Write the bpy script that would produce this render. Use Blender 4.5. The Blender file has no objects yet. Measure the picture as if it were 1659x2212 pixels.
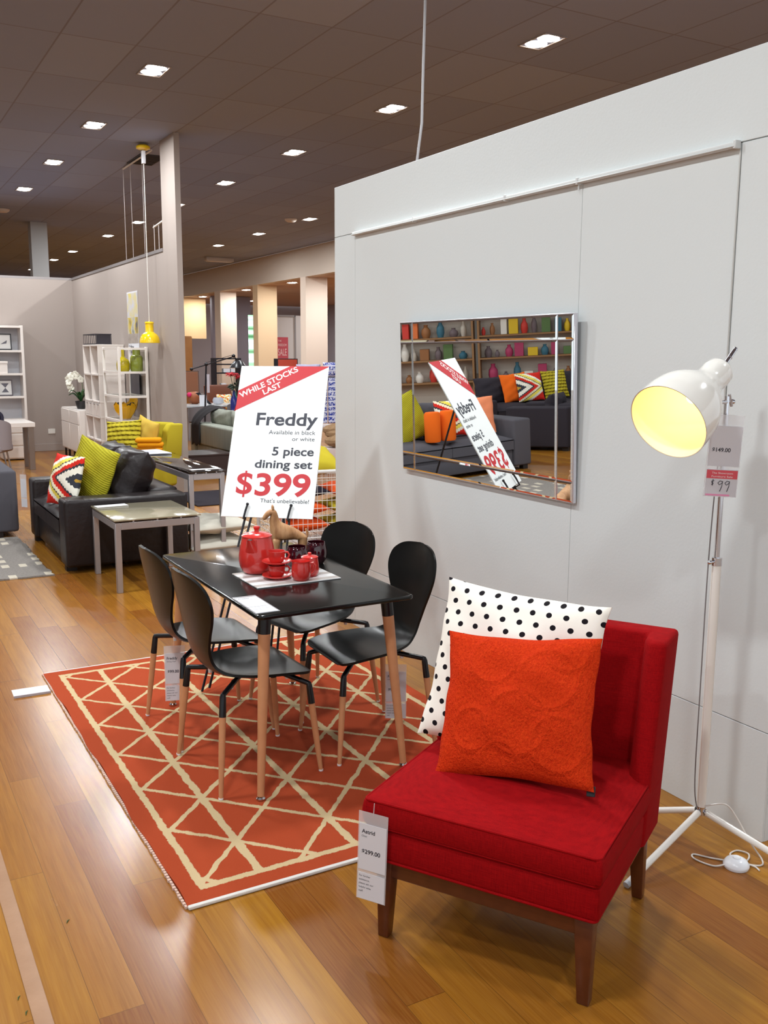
import bpy, bmesh, math, random
from mathutils import Matrix, Vector, Euler

random.seed(7)
C = bpy.context.scene.collection
SC = bpy.context.scene
PI = math.pi

# ------------------------------------------------------------------ camera, world, exposure
cam_d = bpy.data.cameras.new('camera')
cam = bpy.data.objects.new('camera', cam_d)
C.objects.link(cam)
SC.camera = cam
cam_d.sensor_fit = 'VERTICAL'
cam_d.sensor_height = 36.0
cam_d.lens = 2040.0 / 2212.0 * 36.0
cam_d.clip_end = 200
Rw = Matrix(((0.87159916, -0.49019712, 0.00465771),
             (-0.07623937, -0.14493151, -0.98650008),
             (0.48425455, 0.85947754, -0.1636945)))     # world -> (right, down, forward)
right, down, fwd = Vector(Rw[0]), Vector(Rw[1]), Vector(Rw[2])
cm = Matrix((right, -down, -fwd)).transposed().to_4x4()
cm.translation = Vector((0, 0, 1.68))
cam.matrix_world = cm

world = bpy.data.worlds.new('world')
SC.world = world
world.use_nodes = True
bg = world.node_tree.nodes['Background']
bg.inputs[0].default_value = (0.90, 0.96, 1.0, 1)
bg.inputs[1].default_value = 0.75

SC.view_settings.view_transform = 'Standard'
SC.view_settings.look = 'None'
SC.view_settings.exposure = 0.55
SC.view_settings.gamma = 1.0
SC.view_settings.use_curve_mapping = False
SC.cycles.max_bounces = 8
SC.cycles.diffuse_bounces = 4
SC.cycles.glossy_bounces = 4
SC.cycles.transmission_bounces = 6
SC.cycles.transparent_max_bounces = 8
SC.cycles.sample_clamp_indirect = 6.0
SC.cycles.caustics_reflective = False
SC.cycles.caustics_refractive = False
SC.cycles.use_denoising = True
DOWNLIGHT_W = 40.0

# ------------------------------------------------------------------ materials
def lin(c):
    o = []
    for v in c[:3]:
        v = v / 255.0
        o.append(v / 12.92 if v <= 0.04045 else ((v + 0.055) / 1.055) ** 2.4)
    return (o[0], o[1], o[2], 1.0)

MATS = {}
def M(name, col=(200, 200, 200), rough=0.5, metal=0.0, spec=0.5, coat=0.0, trans=0.0, emit=None, es=0.0,
      alpha=1.0, bump=None, ior=1.45, sheen=0.0, vary=None):
    """procedural principled material; bump=(scale, distance), vary=(scale, darker colour)"""
    if name in MATS:
        return MATS[name]
    m = bpy.data.materials.new(name)
    m.use_nodes = True
    nt = m.node_tree
    b = nt.nodes['Principled BSDF']
    b.inputs['Base Color'].default_value = lin(col)
    b.inputs['Roughness'].default_value = rough
    b.inputs['Metallic'].default_value = metal
    b.inputs['Specular IOR Level'].default_value = spec
    b.inputs['Coat Weight'].default_value = coat
    b.inputs['Coat Roughness'].default_value = 0.08
    b.inputs['Transmission Weight'].default_value = trans
    b.inputs['IOR'].default_value = ior
    b.inputs['Alpha'].default_value = alpha
    b.inputs['Sheen Weight'].default_value = sheen
    if emit:
        b.inputs['Emission Color'].default_value = lin(emit)
        b.inputs['Emission Strength'].default_value = es
    if bump or vary:
        tc = nt.nodes.new('ShaderNodeTexCoord')
    if bump:
        n = nt.nodes.new('ShaderNodeTexNoise')
        n.inputs['Scale'].default_value = bump[0]
        n.inputs['Detail'].default_value = 4
        nt.links.new(tc.outputs['Object'], n.inputs['Vector'])
        bp = nt.nodes.new('ShaderNodeBump')
        bp.inputs['Distance'].default_value = bump[1]
        bp.inputs['Strength'].default_value = 0.7
        nt.links.new(n.outputs['Fac'], bp.inputs['Height'])
        nt.links.new(bp.outputs['Normal'], b.inputs['Normal'])
    if vary:
        n = nt.nodes.new('ShaderNodeTexNoise')
        n.inputs['Scale'].default_value = vary[0]
        n.inputs['Detail'].default_value = 3
        nt.links.new(tc.outputs['Object'], n.inputs['Vector'])
        mx = nt.nodes.new('ShaderNodeMix')
        mx.data_type = 'RGBA'
        mx.inputs['A'].default_value = lin(col)
        mx.inputs['B'].default_value = lin(vary[1])
        nt.links.new(n.outputs['Fac'], mx.inputs['Factor'])
        nt.links.new(mx.outputs['Result'], b.inputs['Base Color'])
    MATS[name] = m
    return m

class NB:
    """small helper for writing node maths"""
    def __init__(s, mat):
        s.nt = mat.node_tree
        s.b = s.nt.nodes['Principled BSDF']
        s.tc = s.nt.nodes.new('ShaderNodeTexCoord')
        sp = s.nt.nodes.new('ShaderNodeSeparateXYZ')
        s.nt.links.new(s.tc.outputs['Object'], sp.inputs[0])
        s.x, s.y, s.z = sp.outputs
    def setin(s, sock, v):
        if hasattr(v, 'is_linked') or isinstance(v, bpy.types.NodeSocket):
            s.nt.links.new(v, sock)
        else:
            sock.default_value = v
    def m(s, op, a, b=None, c=None):
        n = s.nt.nodes.new('ShaderNodeMath')
        n.operation = op
        s.setin(n.inputs[0], a)
        if b is not None: s.setin(n.inputs[1], b)
        if c is not None: s.setin(n.inputs[2], c)
        return n.outputs[0]
    def add(s, a, b): return s.m('ADD', a, b)
    def sub(s, a, b): return s.m('SUBTRACT', a, b)
    def mul(s, a, b): return s.m('MULTIPLY', a, b)
    def floor(s, a): return s.m('FLOOR', a)
    def fract(s, a): return s.m('FRACT', a)
    def abs(s, a): return s.m('ABSOLUTE', a)
    def lt(s, a, b): return s.m('LESS_THAN', a, b)
    def gt(s, a, b): return s.m('GREATER_THAN', a, b)
    def mn(s, a, b): return s.m('MINIMUM', a, b)
    def mx(s, a, b): return s.m('MAXIMUM', a, b)
    def near(s, a):            # distance to the nearest integer
        return s.abs(s.sub(s.fract(s.add(a, 0.5)), 0.5))
    def vec(s, x, y, z=0.0):
        n = s.nt.nodes.new('ShaderNodeCombineXYZ')
        s.setin(n.inputs[0], x); s.setin(n.inputs[1], y); s.setin(n.inputs[2], z)
        return n.outputs[0]
    def noise(s, vec, scale, detail=3, rough=0.5):
        n = s.nt.nodes.new('ShaderNodeTexNoise')
        s.setin(n.inputs['Vector'], vec)
        n.inputs['Scale'].default_value = scale
        n.inputs['Detail'].default_value = detail
        n.inputs['Roughness'].default_value = rough
        return n.outputs['Fac']
    def rnd(s, vec):
        n = s.nt.nodes.new('ShaderNodeTexWhiteNoise')
        n.noise_dimensions = '3D'
        s.setin(n.inputs['Vector'], vec)
        return n.outputs['Value']
    def mix(s, f, a, b, mode='MIX'):
        n = s.nt.nodes.new('ShaderNodeMix')
        n.data_type = 'RGBA'
        n.blend_type = mode
        s.setin(n.inputs['Factor'], f)
        for k, v in (('A', a), ('B', b)):
            if isinstance(v, tuple): n.inputs[k].default_value = lin(v)
            else: s.nt.links.new(v, n.inputs[k])
        return n.outputs['Result']
    def ramp(s, f, stops, interp='LINEAR'):
        n = s.nt.nodes.new('ShaderNodeValToRGB')
        n.color_ramp.interpolation = interp
        el = n.color_ramp.elements
        while len(el) < len(stops): el.new(0.5)
        for e, (p, c) in zip(el, stops):
            e.position = p; e.color = lin(c)
        s.setin(n.inputs[0], f)
        return n.outputs['Color']
    def color(s, c): s.nt.links.new(c, s.b.inputs['Base Color'])
    def bump(s, h, dist=0.002, strength=0.7):
        n = s.nt.nodes.new('ShaderNodeBump')
        n.inputs['Distance'].default_value = dist
        n.inputs['Strength'].default_value = strength
        s.setin(n.inputs['Height'], h)
        s.nt.links.new(n.outputs['Normal'], s.b.inputs['Normal'])

# ------------------------------------------------------------------ mesh builder
class MB:
    def __init__(s):
        s.bm = bmesh.new()
        s.mi = 0
    def _done(s, n0, mat=None):
        for f in s.bm.faces:
            if f.index == -1 or f.index >= n0: f.material_index = s.mi
        s.bm.faces.index_update()
    def face(s, vs):
        try:
            f = s.bm.faces.new(vs); f.material_index = s.mi; return f
        except ValueError:
            return None
    def box(s, x0, x1, y0, y1, z0, z1, bev=0.0, seg=2, mat=None):
        p = [(x0, y0, z0), (x1, y0, z0), (x1, y1, z0), (x0, y1, z0), (x0, y0, z1), (x1, y0, z1), (x1, y1, z1), (x0, y1, z1)]
        return s.hexa(p, bev, seg, mat)
    def hexa(s, p, bev=0.0, seg=2, mat=None):
        """p: four bottom corners then four top corners"""
        if mat is not None: p = [mat @ Vector(q) for q in p]
        v = [s.bm.verts.new(q) for q in p]
        fs = [s.face([v[i] for i in idx]) for idx in ((3, 2, 1, 0), (4, 5, 6, 7), (0, 1, 5, 4), (1, 2, 6, 5), (2, 3, 7, 6), (3, 0, 4, 7))]
        if bev > 0:
            es = set()
            for f in fs: es.update(f.edges)
            r = bmesh.ops.bevel(s.bm, geom=list(es), offset=bev, segments=seg, profile=0.5, affect='EDGES', clamp_overlap=True)
            for f in r['faces']: f.material_index = s.mi
        return s
    def tube(s, pts, r, seg=12, cap=True, closed=False):
        pts = [Vector(p) for p in pts]
        n = len(pts)
        rs = r if isinstance(r, (list, tuple)) else [r] * n
        rings = []
        t0 = (pts[1] - pts[0]).normalized()
        up = Vector((0, 0, 1)) if abs(t0.z) < 0.9 else Vector((1, 0, 0))
        a = t0.cross(up).normalized()
        for i in range(n):
            if closed: t = (pts[(i + 1) % n] - pts[i - 1]).normalized()
            elif i == 0: t = t0
            elif i == n - 1: t = (pts[i] - pts[i - 1]).normalized()
            else: t = ((pts[i + 1] - pts[i]).normalized() + (pts[i] - pts[i - 1]).normalized()).normalized()
            a = (a - t * a.dot(t))
            a = a.normalized() if a.length > 1e-6 else t.orthogonal().normalized()
            b = t.cross(a)
            rings.append([s.bm.verts.new(pts[i] + (a * math.cos(2 * PI * k / seg) + b * math.sin(2 * PI * k / seg)) * rs[i]) for k in range(seg)])
        for i in range(n if closed else n - 1):
            A, B = rings[i], rings[(i + 1) % n]
            for k in range(seg):
                s.face([A[k], A[(k + 1) % seg], B[(k + 1) % seg], B[k]])
        if cap and not closed:
            s.face(rings[0][::-1]); s.face(rings[-1])
        return s
    def lathe(s, prof, seg=32, mat=None, cap=False):
        """prof: list of (r, z) round the z axis"""
        rings = []
        for r, z in prof:
            if r < 1e-5:
                p = Vector((0, 0, z)); rings.append([s.bm.verts.new(mat @ p if mat is not None else p)])
            else:
                ring = []
                for k in range(seg):
                    p = Vector((r * math.cos(2 * PI * k / seg), r * math.sin(2 * PI * k / seg), z))
                    ring.append(s.bm.verts.new(mat @ p if mat is not None else p))
                rings.append(ring)
        for A, B in zip(rings, rings[1:]):
            for k in range(seg):
                if len(A) == 1 and len(B) == 1: break
                if len(A) == 1: s.face([A[0], B[(k + 1) % seg], B[k]][::-1])
                elif len(B) == 1: s.face([A[k], A[(k + 1) % seg], B[0]])
                else: s.face([A[k], A[(k + 1) % seg], B[(k + 1) % seg], B[k]])
        return s
    def grid(s, fn, nu, nv, closeu=False):
        V = [[s.bm.verts.new(fn(i / nu, j / nv)) for j in range(nv + 1)] for i in range(nu if closeu else nu + 1)]
        for i in range(nu):
            for j in range(nv):
                i2 = (i + 1) % len(V) if closeu else i + 1
                s.face([V[i][j], V[i2][j], V[i2][j + 1], V[i][j + 1]])
        return V
    def prism(s, poly, z0, z1, mat=None):
        """poly: list of (x, y), extruded from z0 to z1"""
        f = (lambda p: mat @ Vector(p)) if mat is not None else Vector
        a = [s.bm.verts.new(f((x, y, z0))) for x, y in poly]
        b = [s.bm.verts.new(f((x, y, z1))) for x, y in poly]
        n = len(poly)
        s.face(a[::-1]); s.face(b)
        for i in range(n):
            s.face([a[i], a[(i + 1) % n], b[(i + 1) % n], b[i]])
        return s
    def ball(s, c, r, seg=16, sc=(1, 1, 1)):
        m = Matrix.Translation(c) @ Matrix.Diagonal((sc[0], sc[1], sc[2], 1))
        n = seg // 2
        return s.lathe([(r * math.sin(PI * i / n), -r * math.cos(PI * i / n)) for i in range(n + 1)], seg, m)
    def build(s, name, mats, parent=None, smooth=True, angle=40, loc=None):
        me = bpy.data.meshes.new(name)
        bmesh.ops.recalc_face_normals(s.bm, faces=s.bm.faces)
        s.bm.to_mesh(me); s.bm.free()
        for m in (mats if isinstance(mats, (list, tuple)) else [mats]): me.materials.append(m)
        if smooth:
            me.shade_smooth()
            me.set_sharp_from_angle(angle=math.radians(angle))
        o = bpy.data.objects.new(name, me)
        C.objects.link(o)
        if parent is not None: o.parent = parent
        if loc is not None: o.location = loc
        return o

def tag(o, label, cat, group=None):
    o['label'] = label; o['category'] = cat
    if group: o['group'] = group
    return o
def thing(name, label, cat, loc=(0, 0, 0), rz=0.0, group=None, mat=None):
    o = bpy.data.objects.new(name, None)
    C.objects.link(o)
    o.empty_display_size = 0.05
    if mat is not None: o.matrix_world = mat
    else:
        o.location = loc; o.rotation_euler = (0, 0, rz)
    return tag(o, label, cat, group)
def struct(o):
    o['kind'] = 'structure'; return o
def dup(root, loc=None, rz=None, label=None, group=None, mat=None):
    r = root.copy(); C.objects.link(r)
    if mat is not None: r.matrix_world = mat
    else:
        if loc is not None: r.location = loc
        if rz is not None: r.rotation_euler = (0, 0, rz)
    if label: r['label'] = label
    if group: r['group'] = group
    for ch in list(root.children):
        c = ch.copy(); C.objects.link(c); c.parent = r
        for g in list(ch.children):
            d = g.copy(); C.objects.link(d); d.parent = c
    return r

def place(loc, rz=0.0, lean=0.0, roll=0.0):
    """matrix: roll in the plane, lean the top back (towards +y), then turn about z"""
    return Matrix.Translation(loc) @ Matrix.Rotation(rz, 4, 'Z') @ Matrix.Rotation(-lean, 4, 'X') @ Matrix.Rotation(roll, 4, 'Y')

def add_text(parent, body, mat, left, right, base, cap, depth=0.0006, bold=False, align=None, rot=0.0, frame=None, name='lettering'):
    """flat raised lettering on the local x-z plane facing -y; left/right/base/cap in metres in that plane"""
    cu = bpy.data.curves.new(name, 'FONT')
    cu.body = body
    cu.size = 1.0
    cu.extrude = 0.0
    cu.fill_mode = 'FRONT'
    if bold: cu.offset = 0.022
    t = bpy.data.objects.new(name, cu)
    C.objects.link(t)
    dg = bpy.context.evaluated_depsgraph_get()
    me = bpy.data.meshes.new_from_object(t.evaluated_get(dg))
    bpy.data.objects.remove(t)
    bpy.data.curves.remove(cu)
    xs = [v.co.x for v in me.vertices]
    x0, x1 = min(xs), max(xs)
    sy = cap / 0.695
    sx = (right - left) / (x1 - x0) if right is not None else sy
    f = frame if frame is not None else Matrix.Identity(4)
    ca, sa = math.cos(rot), math.sin(rot)
    for v in me.vertices:
        px = (v.co.x - x0) * sx; pz = v.co.y * sy
        v.co = f @ Vector((left + px * ca - pz * sa, -depth, base + px * sa + pz * ca))
    me.materials.append(mat)
    me.name = name
    o = bpy.data.objects.new(name, me)
    C.objects.link(o)
    o.parent = parent
    return o

def pillow_bm(w, h, t, n=22, pinch=0.05, seed=0, flat=1.9, wrinkle=0.006):
    """cushion standing on the x axis: x across, z up, y thickness"""
    rn = random.Random(seed)
    ph = [rn.uniform(0, 6.28) for _ in range(6)]
    b = MB()
    def side(sg):
        def fn(u, v):
            a = 2 * u - 1; c = 2 * v - 1
            kx = 1 - pinch * (1 - c * c) ** 1.0
            kz = 1 - pinch * (1 - a * a) ** 1.0
            x = a * kx * w / 2; z = c * kz * h / 2
            prof = ((1 - abs(a) ** flat) * (1 - abs(c) ** flat))
            y = sg * (t / 2 * max(prof, 0) ** 0.55 + 0.004)
            edge = max(abs(a), abs(c))
            wv = wrinkle * (math.sin(7 * a + ph[0]) * math.sin(5 * c + ph[1]) + 0.6 * math.sin(11 * c + 6 * a + ph[2]))
            y += sg * wv * (1 - edge ** 4)
            return (x + 0.5 * wv * edge ** 6 * math.copysign(1, a), y, z + h / 2 + 0.5 * wv * edge ** 6)
        return fn
    n2 = n
    A = b.grid(side(-1), n2, n2)
    B = b.grid(side(1), n2, n2)
    # close the rim
    ra = [A[i][0] for i in range(n2 + 1)] + [A[n2][j] for j in range(1, n2 + 1)] + [A[i][n2] for i in range(n2 - 1, -1, -1)] + [A[0][j] for j in range(n2 - 1, 0, -1)]
    rb = [B[i][0] for i in range(n2 + 1)] + [B[n2][j] for j in range(1, n2 + 1)] + [B[i][n2] for i in range(n2 - 1, -1, -1)] + [B[0][j] for j in range(n2 - 1, 0, -1)]
    L = len(ra)
    for i in range(L):
        b.face([ra[i], ra[(i + 1) % L], rb[(i + 1) % L], rb[i]])
    return b
def pillow(name, label, mat, w, h, t, m, seed=0, group=None, pinch=0.05, flat=1.9, cat='cushion'):
    o = pillow_bm(w, h, t, seed=seed, pinch=pinch, flat=flat).build(name, mat, None, angle=75)
    o.matrix_world = m
    return tag(o, label, cat, group)

# shared plain materials
WHITE = M('white_paint', (222, 219, 212), 0.45)
WALL = M('wall_paint', (214, 219, 219), 0.75, bump=(90, 0.0006))
TAUPE = M('warm_grey_wall_paint', (161, 149, 142), 0.8, bump=(60, 0.0006))
CREAM = M('cream_paint', (222, 205, 182), 0.8)
CHROME = M('chrome', (215, 215, 220), 0.12, metal=1.0)
STEEL = M('brushed_steel', (170, 168, 168), 0.32, metal=1.0)
BLACKM = M('black_powder_coat', (14, 14, 18), 0.3)
PAPER = M('white_card', (214, 214, 220), 0.5)
INK = M('dark_grey_ink', (58, 58, 66), 0.6)
REDINK = M('red_ink', (198, 38, 48), 0.5)
WHITEINK = M('white_ink', (245, 240, 238), 0.5)
SLEEVE = M('clear_plastic', (235, 235, 238), 0.15, trans=0.0, alpha=0.35)
BEECH = M('beech', (205, 148, 104), 0.45, vary=(18, (188, 130, 90)))

# ------------------------------------------------------------------ the setting
CEIL = 4.22
# floor: long timber boards running away from the viewer
fm = M('timber_floor', (190, 130, 60), 0.2, coat=0.15, spec=0.28)
fm.node_tree.nodes['Principled BSDF'].inputs['Coat Roughness'].default_value = 0.2
n = NB(fm)
row = n.floor(n.m('DIVIDE', n.sub(n.x, 0.078), 0.119))
off = n.mul(n.rnd(n.vec(row, 3.3)), 1.9)
yy = n.m('DIVIDE', n.add(n.y, off), 1.55)
col = n.floor(yy)
rid = n.rnd(n.vec(row, col, 1.7))
base = n.ramp(rid, [(0.0, (122, 68, 25)), (0.2, (150, 95, 28)), (0.45, (162, 110, 33)), (0.62, (132, 76, 27)), (0.8, (170, 118, 36)), (1.0, (152, 98, 33))])
g1 = n.noise(n.vec(n.add(n.mul(n.x, 42), n.mul(rid, 40)), n.mul(n.y, 1.6), n.mul(rid, 9)), 1.0, 4, 0.6)
g2 = n.noise(n.vec(n.add(n.mul(n.x, 230), n.mul(rid, 90)), n.mul(n.y, 6.0)), 1.0, 2, 0.5)
ring = n.noise(n.vec(n.add(n.mul(n.x, 9), n.mul(rid, 77)), n.mul(n.y, 0.9), n.mul(rid, 31)), 1.0, 1, 0.4)
rings = n.m('PINGPONG', n.mul(ring, 9.0), 0.5)
c = n.mix(n.mul(n.sub(g1, 0.3), 1.25), base, (112, 62, 20), 'MIX')
c = n.mix(n.mul(n.sub(rings, 0.1), 0.5), c, (128, 74, 24))
c = n.mix(n.mul(n.sub(g2, 0.35), 0.35), c, (200, 150, 70))
gap = n.mx(n.lt(n.fract(n.m('DIVIDE', n.sub(n.x, 0.078), 0.119)), 0.014), n.lt(n.fract(yy), 0.0013))
c = n.mix(n.mul(gap, 0.6), c, (66, 36, 14))
n.color(c)
rr = n.add(0.19, n.mul(n.noise(n.vec(n.mul(n.x, 3), n.mul(n.y, 1.1)), 1.0, 3), 0.12))
n.setin(n.b.inputs['Roughness'], rr)
n.bump(n.add(n.mul(gap, -1.0), n.mul(g1, 0.04)), 0.0010, 0.5)
struct(MB().box(-14, 17, -6, 36, -0.1, 0.0).build('floor', fm, None, smooth=False))

sm = M('worn_threshold_timber', (168, 126, 92), 0.45, vary=(9, (140, 98, 62)), bump=(60, 0.001))
struct(MB().box(0.288, 0.333, 0.5, 3.33, 0.0, 0.004, 0.0015).build('trim_1', sm, None))

# ceiling: 0.61 x 1.22 m dark tiles
cmh = M('ceiling_tile', (158, 148, 156), 0.9)
n = NB(cmh)
tx = n.m('DIVIDE', n.sub(n.x, 1.70), 0.61)
ty = n.m('DIVIDE', n.sub(n.y, 8.35), 1.222)
tr = n.rnd(n.vec(n.floor(tx), n.floor(ty), 5.0))
nz = n.noise(n.vec(n.mul(n.x, 1), n.mul(n.y, 1)), 220, 2)
c = n.ramp(tr, [(0, (144, 156, 190)), (0.6, (150, 162, 196)), (1, (156, 168, 200))])
c = n.mix(n.mul(nz, 0.25), c, (112, 112, 126))
ln = n.mx(n.lt(n.near(tx), 0.012), n.lt(n.near(ty), 0.006))
c = n.mix(n.mul(ln, 0.6), c, (112, 104, 108))
n.color(c)
n.bump(n.add(n.mul(ln, -1), n.mul(tr, 0.2)), 0.003, 0.6)
struct(MB().box(-14, 9.75, -6, 36, CEIL, CEIL + 0.1).build('ceiling', cmh, None, smooth=False))

# display wall on the right, built of panels with fine joints
b = MB()
b.box(2.683, 2.83, 2.03, 5.372, 0.0, 2.683)
cols = [(2.03, 2.308), (2.3135, 3.1005), (3.1025, 5.100), (5.1025, 5.372)]
for y0, y1 in cols:
    b.box(2.67, 2.6829, y0, y1, 0.0, 0.3965, 0.0012, 1)
    b.box(2.67, 2.6829, y0, y1, 0.3995, 2.388, 0.0012, 1)
b.box(2.67, 2.6829, 2.03, 5.372, 2.3915, 2.683, 0.0012, 1)
b.box(2.83, 2.842, 2.03, 5.372, 0.0, 2.683)
struct(b.build('wall_right', WALL, None, smooth=False))
b = MB()
b.box(2.645, 2.6695, 2.317, 5.10, 2.372, 2.392, 0.005, 2)
b.box(2.640, 2.646, 2.317, 5.10, 2.374, 2.378, 0.001, 1)
for y in (2.317, 3.11, 3.6, 4.4):
    b.box(2.642, 2.6695, y - 0.006, y + 0.006, 2.368, 2.396, 0.002, 1)
b.tube([(2.655, 3.11, 2.37), (2.655, 3.11, 2.345)], 0.003, 6)
struct(b.build('trim_2', M('hanging_rail_white', (205, 207, 206), 0.4), None))
b = MB().box(2.6655, 2.6699, 2.3085, 2.3130, 0.2, 2.36)
struct(b.build('trim_3', M('joint_strip', (196, 196, 192), 0.35, metal=0.3), None, smooth=False))

# beige room set: partition along the left room, back wall, end post up to the ceiling
b = MB().box(3.506, 3.572, 11.80, 17.25, 0, 2.93)
b.box(3.5052, 3.506, 12.30, 12.306, 0, 2.93); b.box(3.5052, 3.506, 14.7, 14.706, 0, 2.93)
struct(b.build('wall_partition', TAUPE, None, smooth=False))
struct(MB().box(3.506, 3.572, 11.24, 11.7995, 0, CEIL - 0.001).build('wall_end_post', TAUPE, None, smooth=False))
struct(MB().box(-4.0, 3.572, 17.251, 17.33, 0, 2.93).build('wall_back', TAUPE, None, smooth=False))
b = MB().box(3.496, 3.58, 11.802, 17.25, 2.931, 2.97); b.box(-4.0, 3.58, 17.2505, 17.34, 2.931, 2.97)
struct(b.build('trim_4', M('grey_cap_rail', (150, 143, 142), 0.4, metal=0.4), None, smooth=False))
b = MB()
b.box(-4, 3.505, 17.235, 17.2505, 0, 0.13, 0.004, 1)
struct(b.build('baseboard_back', TAUPE, None))
struct(MB().box(3.33, 3.64, 20.0, 20.3, 0, CEIL - 0.001).build('wall_pillar', M('grey_pillar_paint', (180, 180, 180), 0.8), None, smooth=False))

# far end of the store
struct(MB().box(-12.99, 15.99, 34.5, 34.7, 0, CEIL - 0.001).build('wall_far', M('mauve_grey_paint', (176, 166, 168), 0.8), None, smooth=False))
struct(MB().box(16.0, 16.2, 5, 36, 0, 3.56).build('wall_east', M('lilac_grey_paint', (170, 164, 172), 0.8), None, smooth=False))
struct(MB().box(-13.2, -13.0, 4, 36, 0, CEIL - 0.001).build('wall_left', WALL, None, smooth=False))
b = MB().box(9.75, 9.95, 5, 34.4, 3.53, CEIL - 0.001)
struct(b.build('wall_bulkhead', M('bulkhead_paint', (214, 200, 186), 0.8), None, smooth=False))
struct(MB().box(9.951, 16.2, 5, 34.4, 3.53, 3.6).build('ceiling_lower', M('warm_soffit_paint', (196, 166, 146), 0.85), None, smooth=False))
for i, (x0, x1, y0, y1, cc) in enumerate(((9.75, 10.33, 21.19, 21.5, (232, 214, 198)), (9.75, 10.31, 24.27, 24.62, (226, 196, 158)), (9.75, 10.25, 27.2, 27.7, (226, 206, 188)))):
    struct(MB().box(x0, x1, y0, y1, 0, 3.53).build('wall_column', M('column_paint_%d' % i, cc, 0.8), None, smooth=False))
struct(MB().box(9.3, 10.6, 31.0, 31.2, 2.2, 3.52).build('wall_header', M('yellow_cream_paint', (226, 190, 140), 0.8), None, smooth=False))
struct(MB().box(10.3, 11.6, 29.5, 29.7, 0, 3.52).build('wall_nib', M('violet_grey_paint', (148, 140, 152), 0.8), None, smooth=False))
b = MB().box(10.7, 12.1, 26.03, 26.1, 0, 2.82)
struct(b.build('wall_screen', M('white_screen_paint', (206, 202, 200), 0.7), None, smooth=False))
b = MB().box(10.7, 11.62, 26.0, 26.029, 2.78, 2.83); b.box(11.6, 11.64, 26.0, 26.029, 0, 2.83)
struct(b.build('trim_5', M('grey_screen_edge', (150, 146, 146), 0.5), None, smooth=False))
# tall narrow shop window far behind, daylight and greenery outside
wm = M('daylight_pane', (30, 30, 30), 0.3)
n = NB(wm)
nn = n.noise(n.vec(n.mul(n.y, 3), n.mul(n.z, 3)), 2.0, 4)
n.nt.links.new(n.ramp(nn, [(0.3, (60, 110, 70)), (0.48, (150, 200, 160)), (0.6, (225, 240, 255))]), n.b.inputs['Emission Color'])
n.b.inputs['Emission Strength'].default_value = 1.6
struct(MB().box(10.66, 10.86, 27.3, 27.33, 0.9, 2.86).build('window_1', wm, None, smooth=False))

# ------------------------------------------------------------------ ceiling fittings
LENS = M('lit_downlight_lens', (255, 250, 240), 0.4, emit=(255, 247, 232), es=14.0)
FRAME = M('downlight_frame', (150, 140, 136), 0.5)
def make_downlight(loc, label, group, size=(0.20, 0.34), w=DOWNLIGHT_W):
    t = thing('ceiling_downlight', label, 'ceiling light', loc, 0, group)
    sx, sy = size[0] / 2, size[1] / 2
    b = MB()
    b.box(-sx - 0.012, sx + 0.012, -sy - 0.012, -sy, -0.008, 0.0); b.box(-sx - 0.012, sx + 0.012, sy, sy + 0.012, -0.008, 0.0)
    b.box(-sx - 0.012, -sx, -sy, sy, -0.008, 0.0); b.box(sx, sx + 0.012, -sy, sy, -0.008, 0.0)
    b.build('frame', FRAME, t, smooth=False)
    b = MB()
    for s in (-1, 1):
        b.lathe([(0, -0.016), (sx * 0.6, -0.013), (sx * 0.94, -0.002), (sx * 0.94, 0.0)], 20, Matrix.Translation((0, s * sy * 0.47, 0)) @ Matrix.Diagonal((1, 0.86, 1, 1)))
    b.build('lens', LENS, t)
    ld = bpy.data.lights.new('downlight', 'AREA')
    ld.shape = 'RECTANGLE'; ld.size = size[0]; ld.size_y = size[1]
    ld.energy = w
    ld.color = (0.94, 0.98, 1.0)
    lo = bpy.data.objects.new('downlight', ld)
    C.objects.link(lo); lo.parent = t; lo.location = (0, 0, -0.03)
    return t
G = 'square downlights in the dark tiled ceiling'
near_word = ['nearest', 'second nearest', 'third nearest', 'fourth nearest', 'fifth nearest', 'sixth nearest', 'seventh nearest', 'eighth nearest', 'ninth nearest']
first = None
def dl(x, y, label, group=G, z=CEIL - 0.0005):
    global first
    if first is None:
        first = make_downlight((x, y, z), label, group); return first
    return dup(first, (x, y, z), 0, label, group)
for i, y in enumerate((8.96, 11.36, 13.76, 16.18)):
    dl(2.63, y, 'bright square downlight, %s in the row left of the tall beige post' % near_word[i])
for i, y in enumerate((6.56, 9.04, 11.54, 14.05)):
    dl(5.16, y, 'bright downlight, %s in the row running over the white display wall' % near_word[i])
for i, y in enumerate((19.0, 21.47, 25.18, 27.65, 31.19)):
    dl(5.17, y, 'small distant downlight above the beige back room, %s of its far row' % near_word[i])
for i, y in enumerate((16.87, 19.44, 21.98)):
    dl(7.86, y, 'distant downlight, %s in the row before the bulkhead' % near_word[i])
dl(5.17, 16.5, 'downlight half hidden behind the tall beige post')
for x, ys in ((2.63, (4.05, 6.5)), (5.16, (1.6, 4.05)), (0.1, (-0.8, 1.6, 4.05, 6.5, 11.36, 16.18)), (-3.0, (1.6, 6.5, 11.36, 16.18, 21.5)), (-7.5, (6.5, 11.36, 16.18, 21.5))):  # the lamp behind the camera is added to brighten the display wall
    for y in ys: dl(x, y, 'unseen ceiling downlight outside the picture, above the near left part of the store', 'downlights outside the picture')
first2 = None
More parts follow.
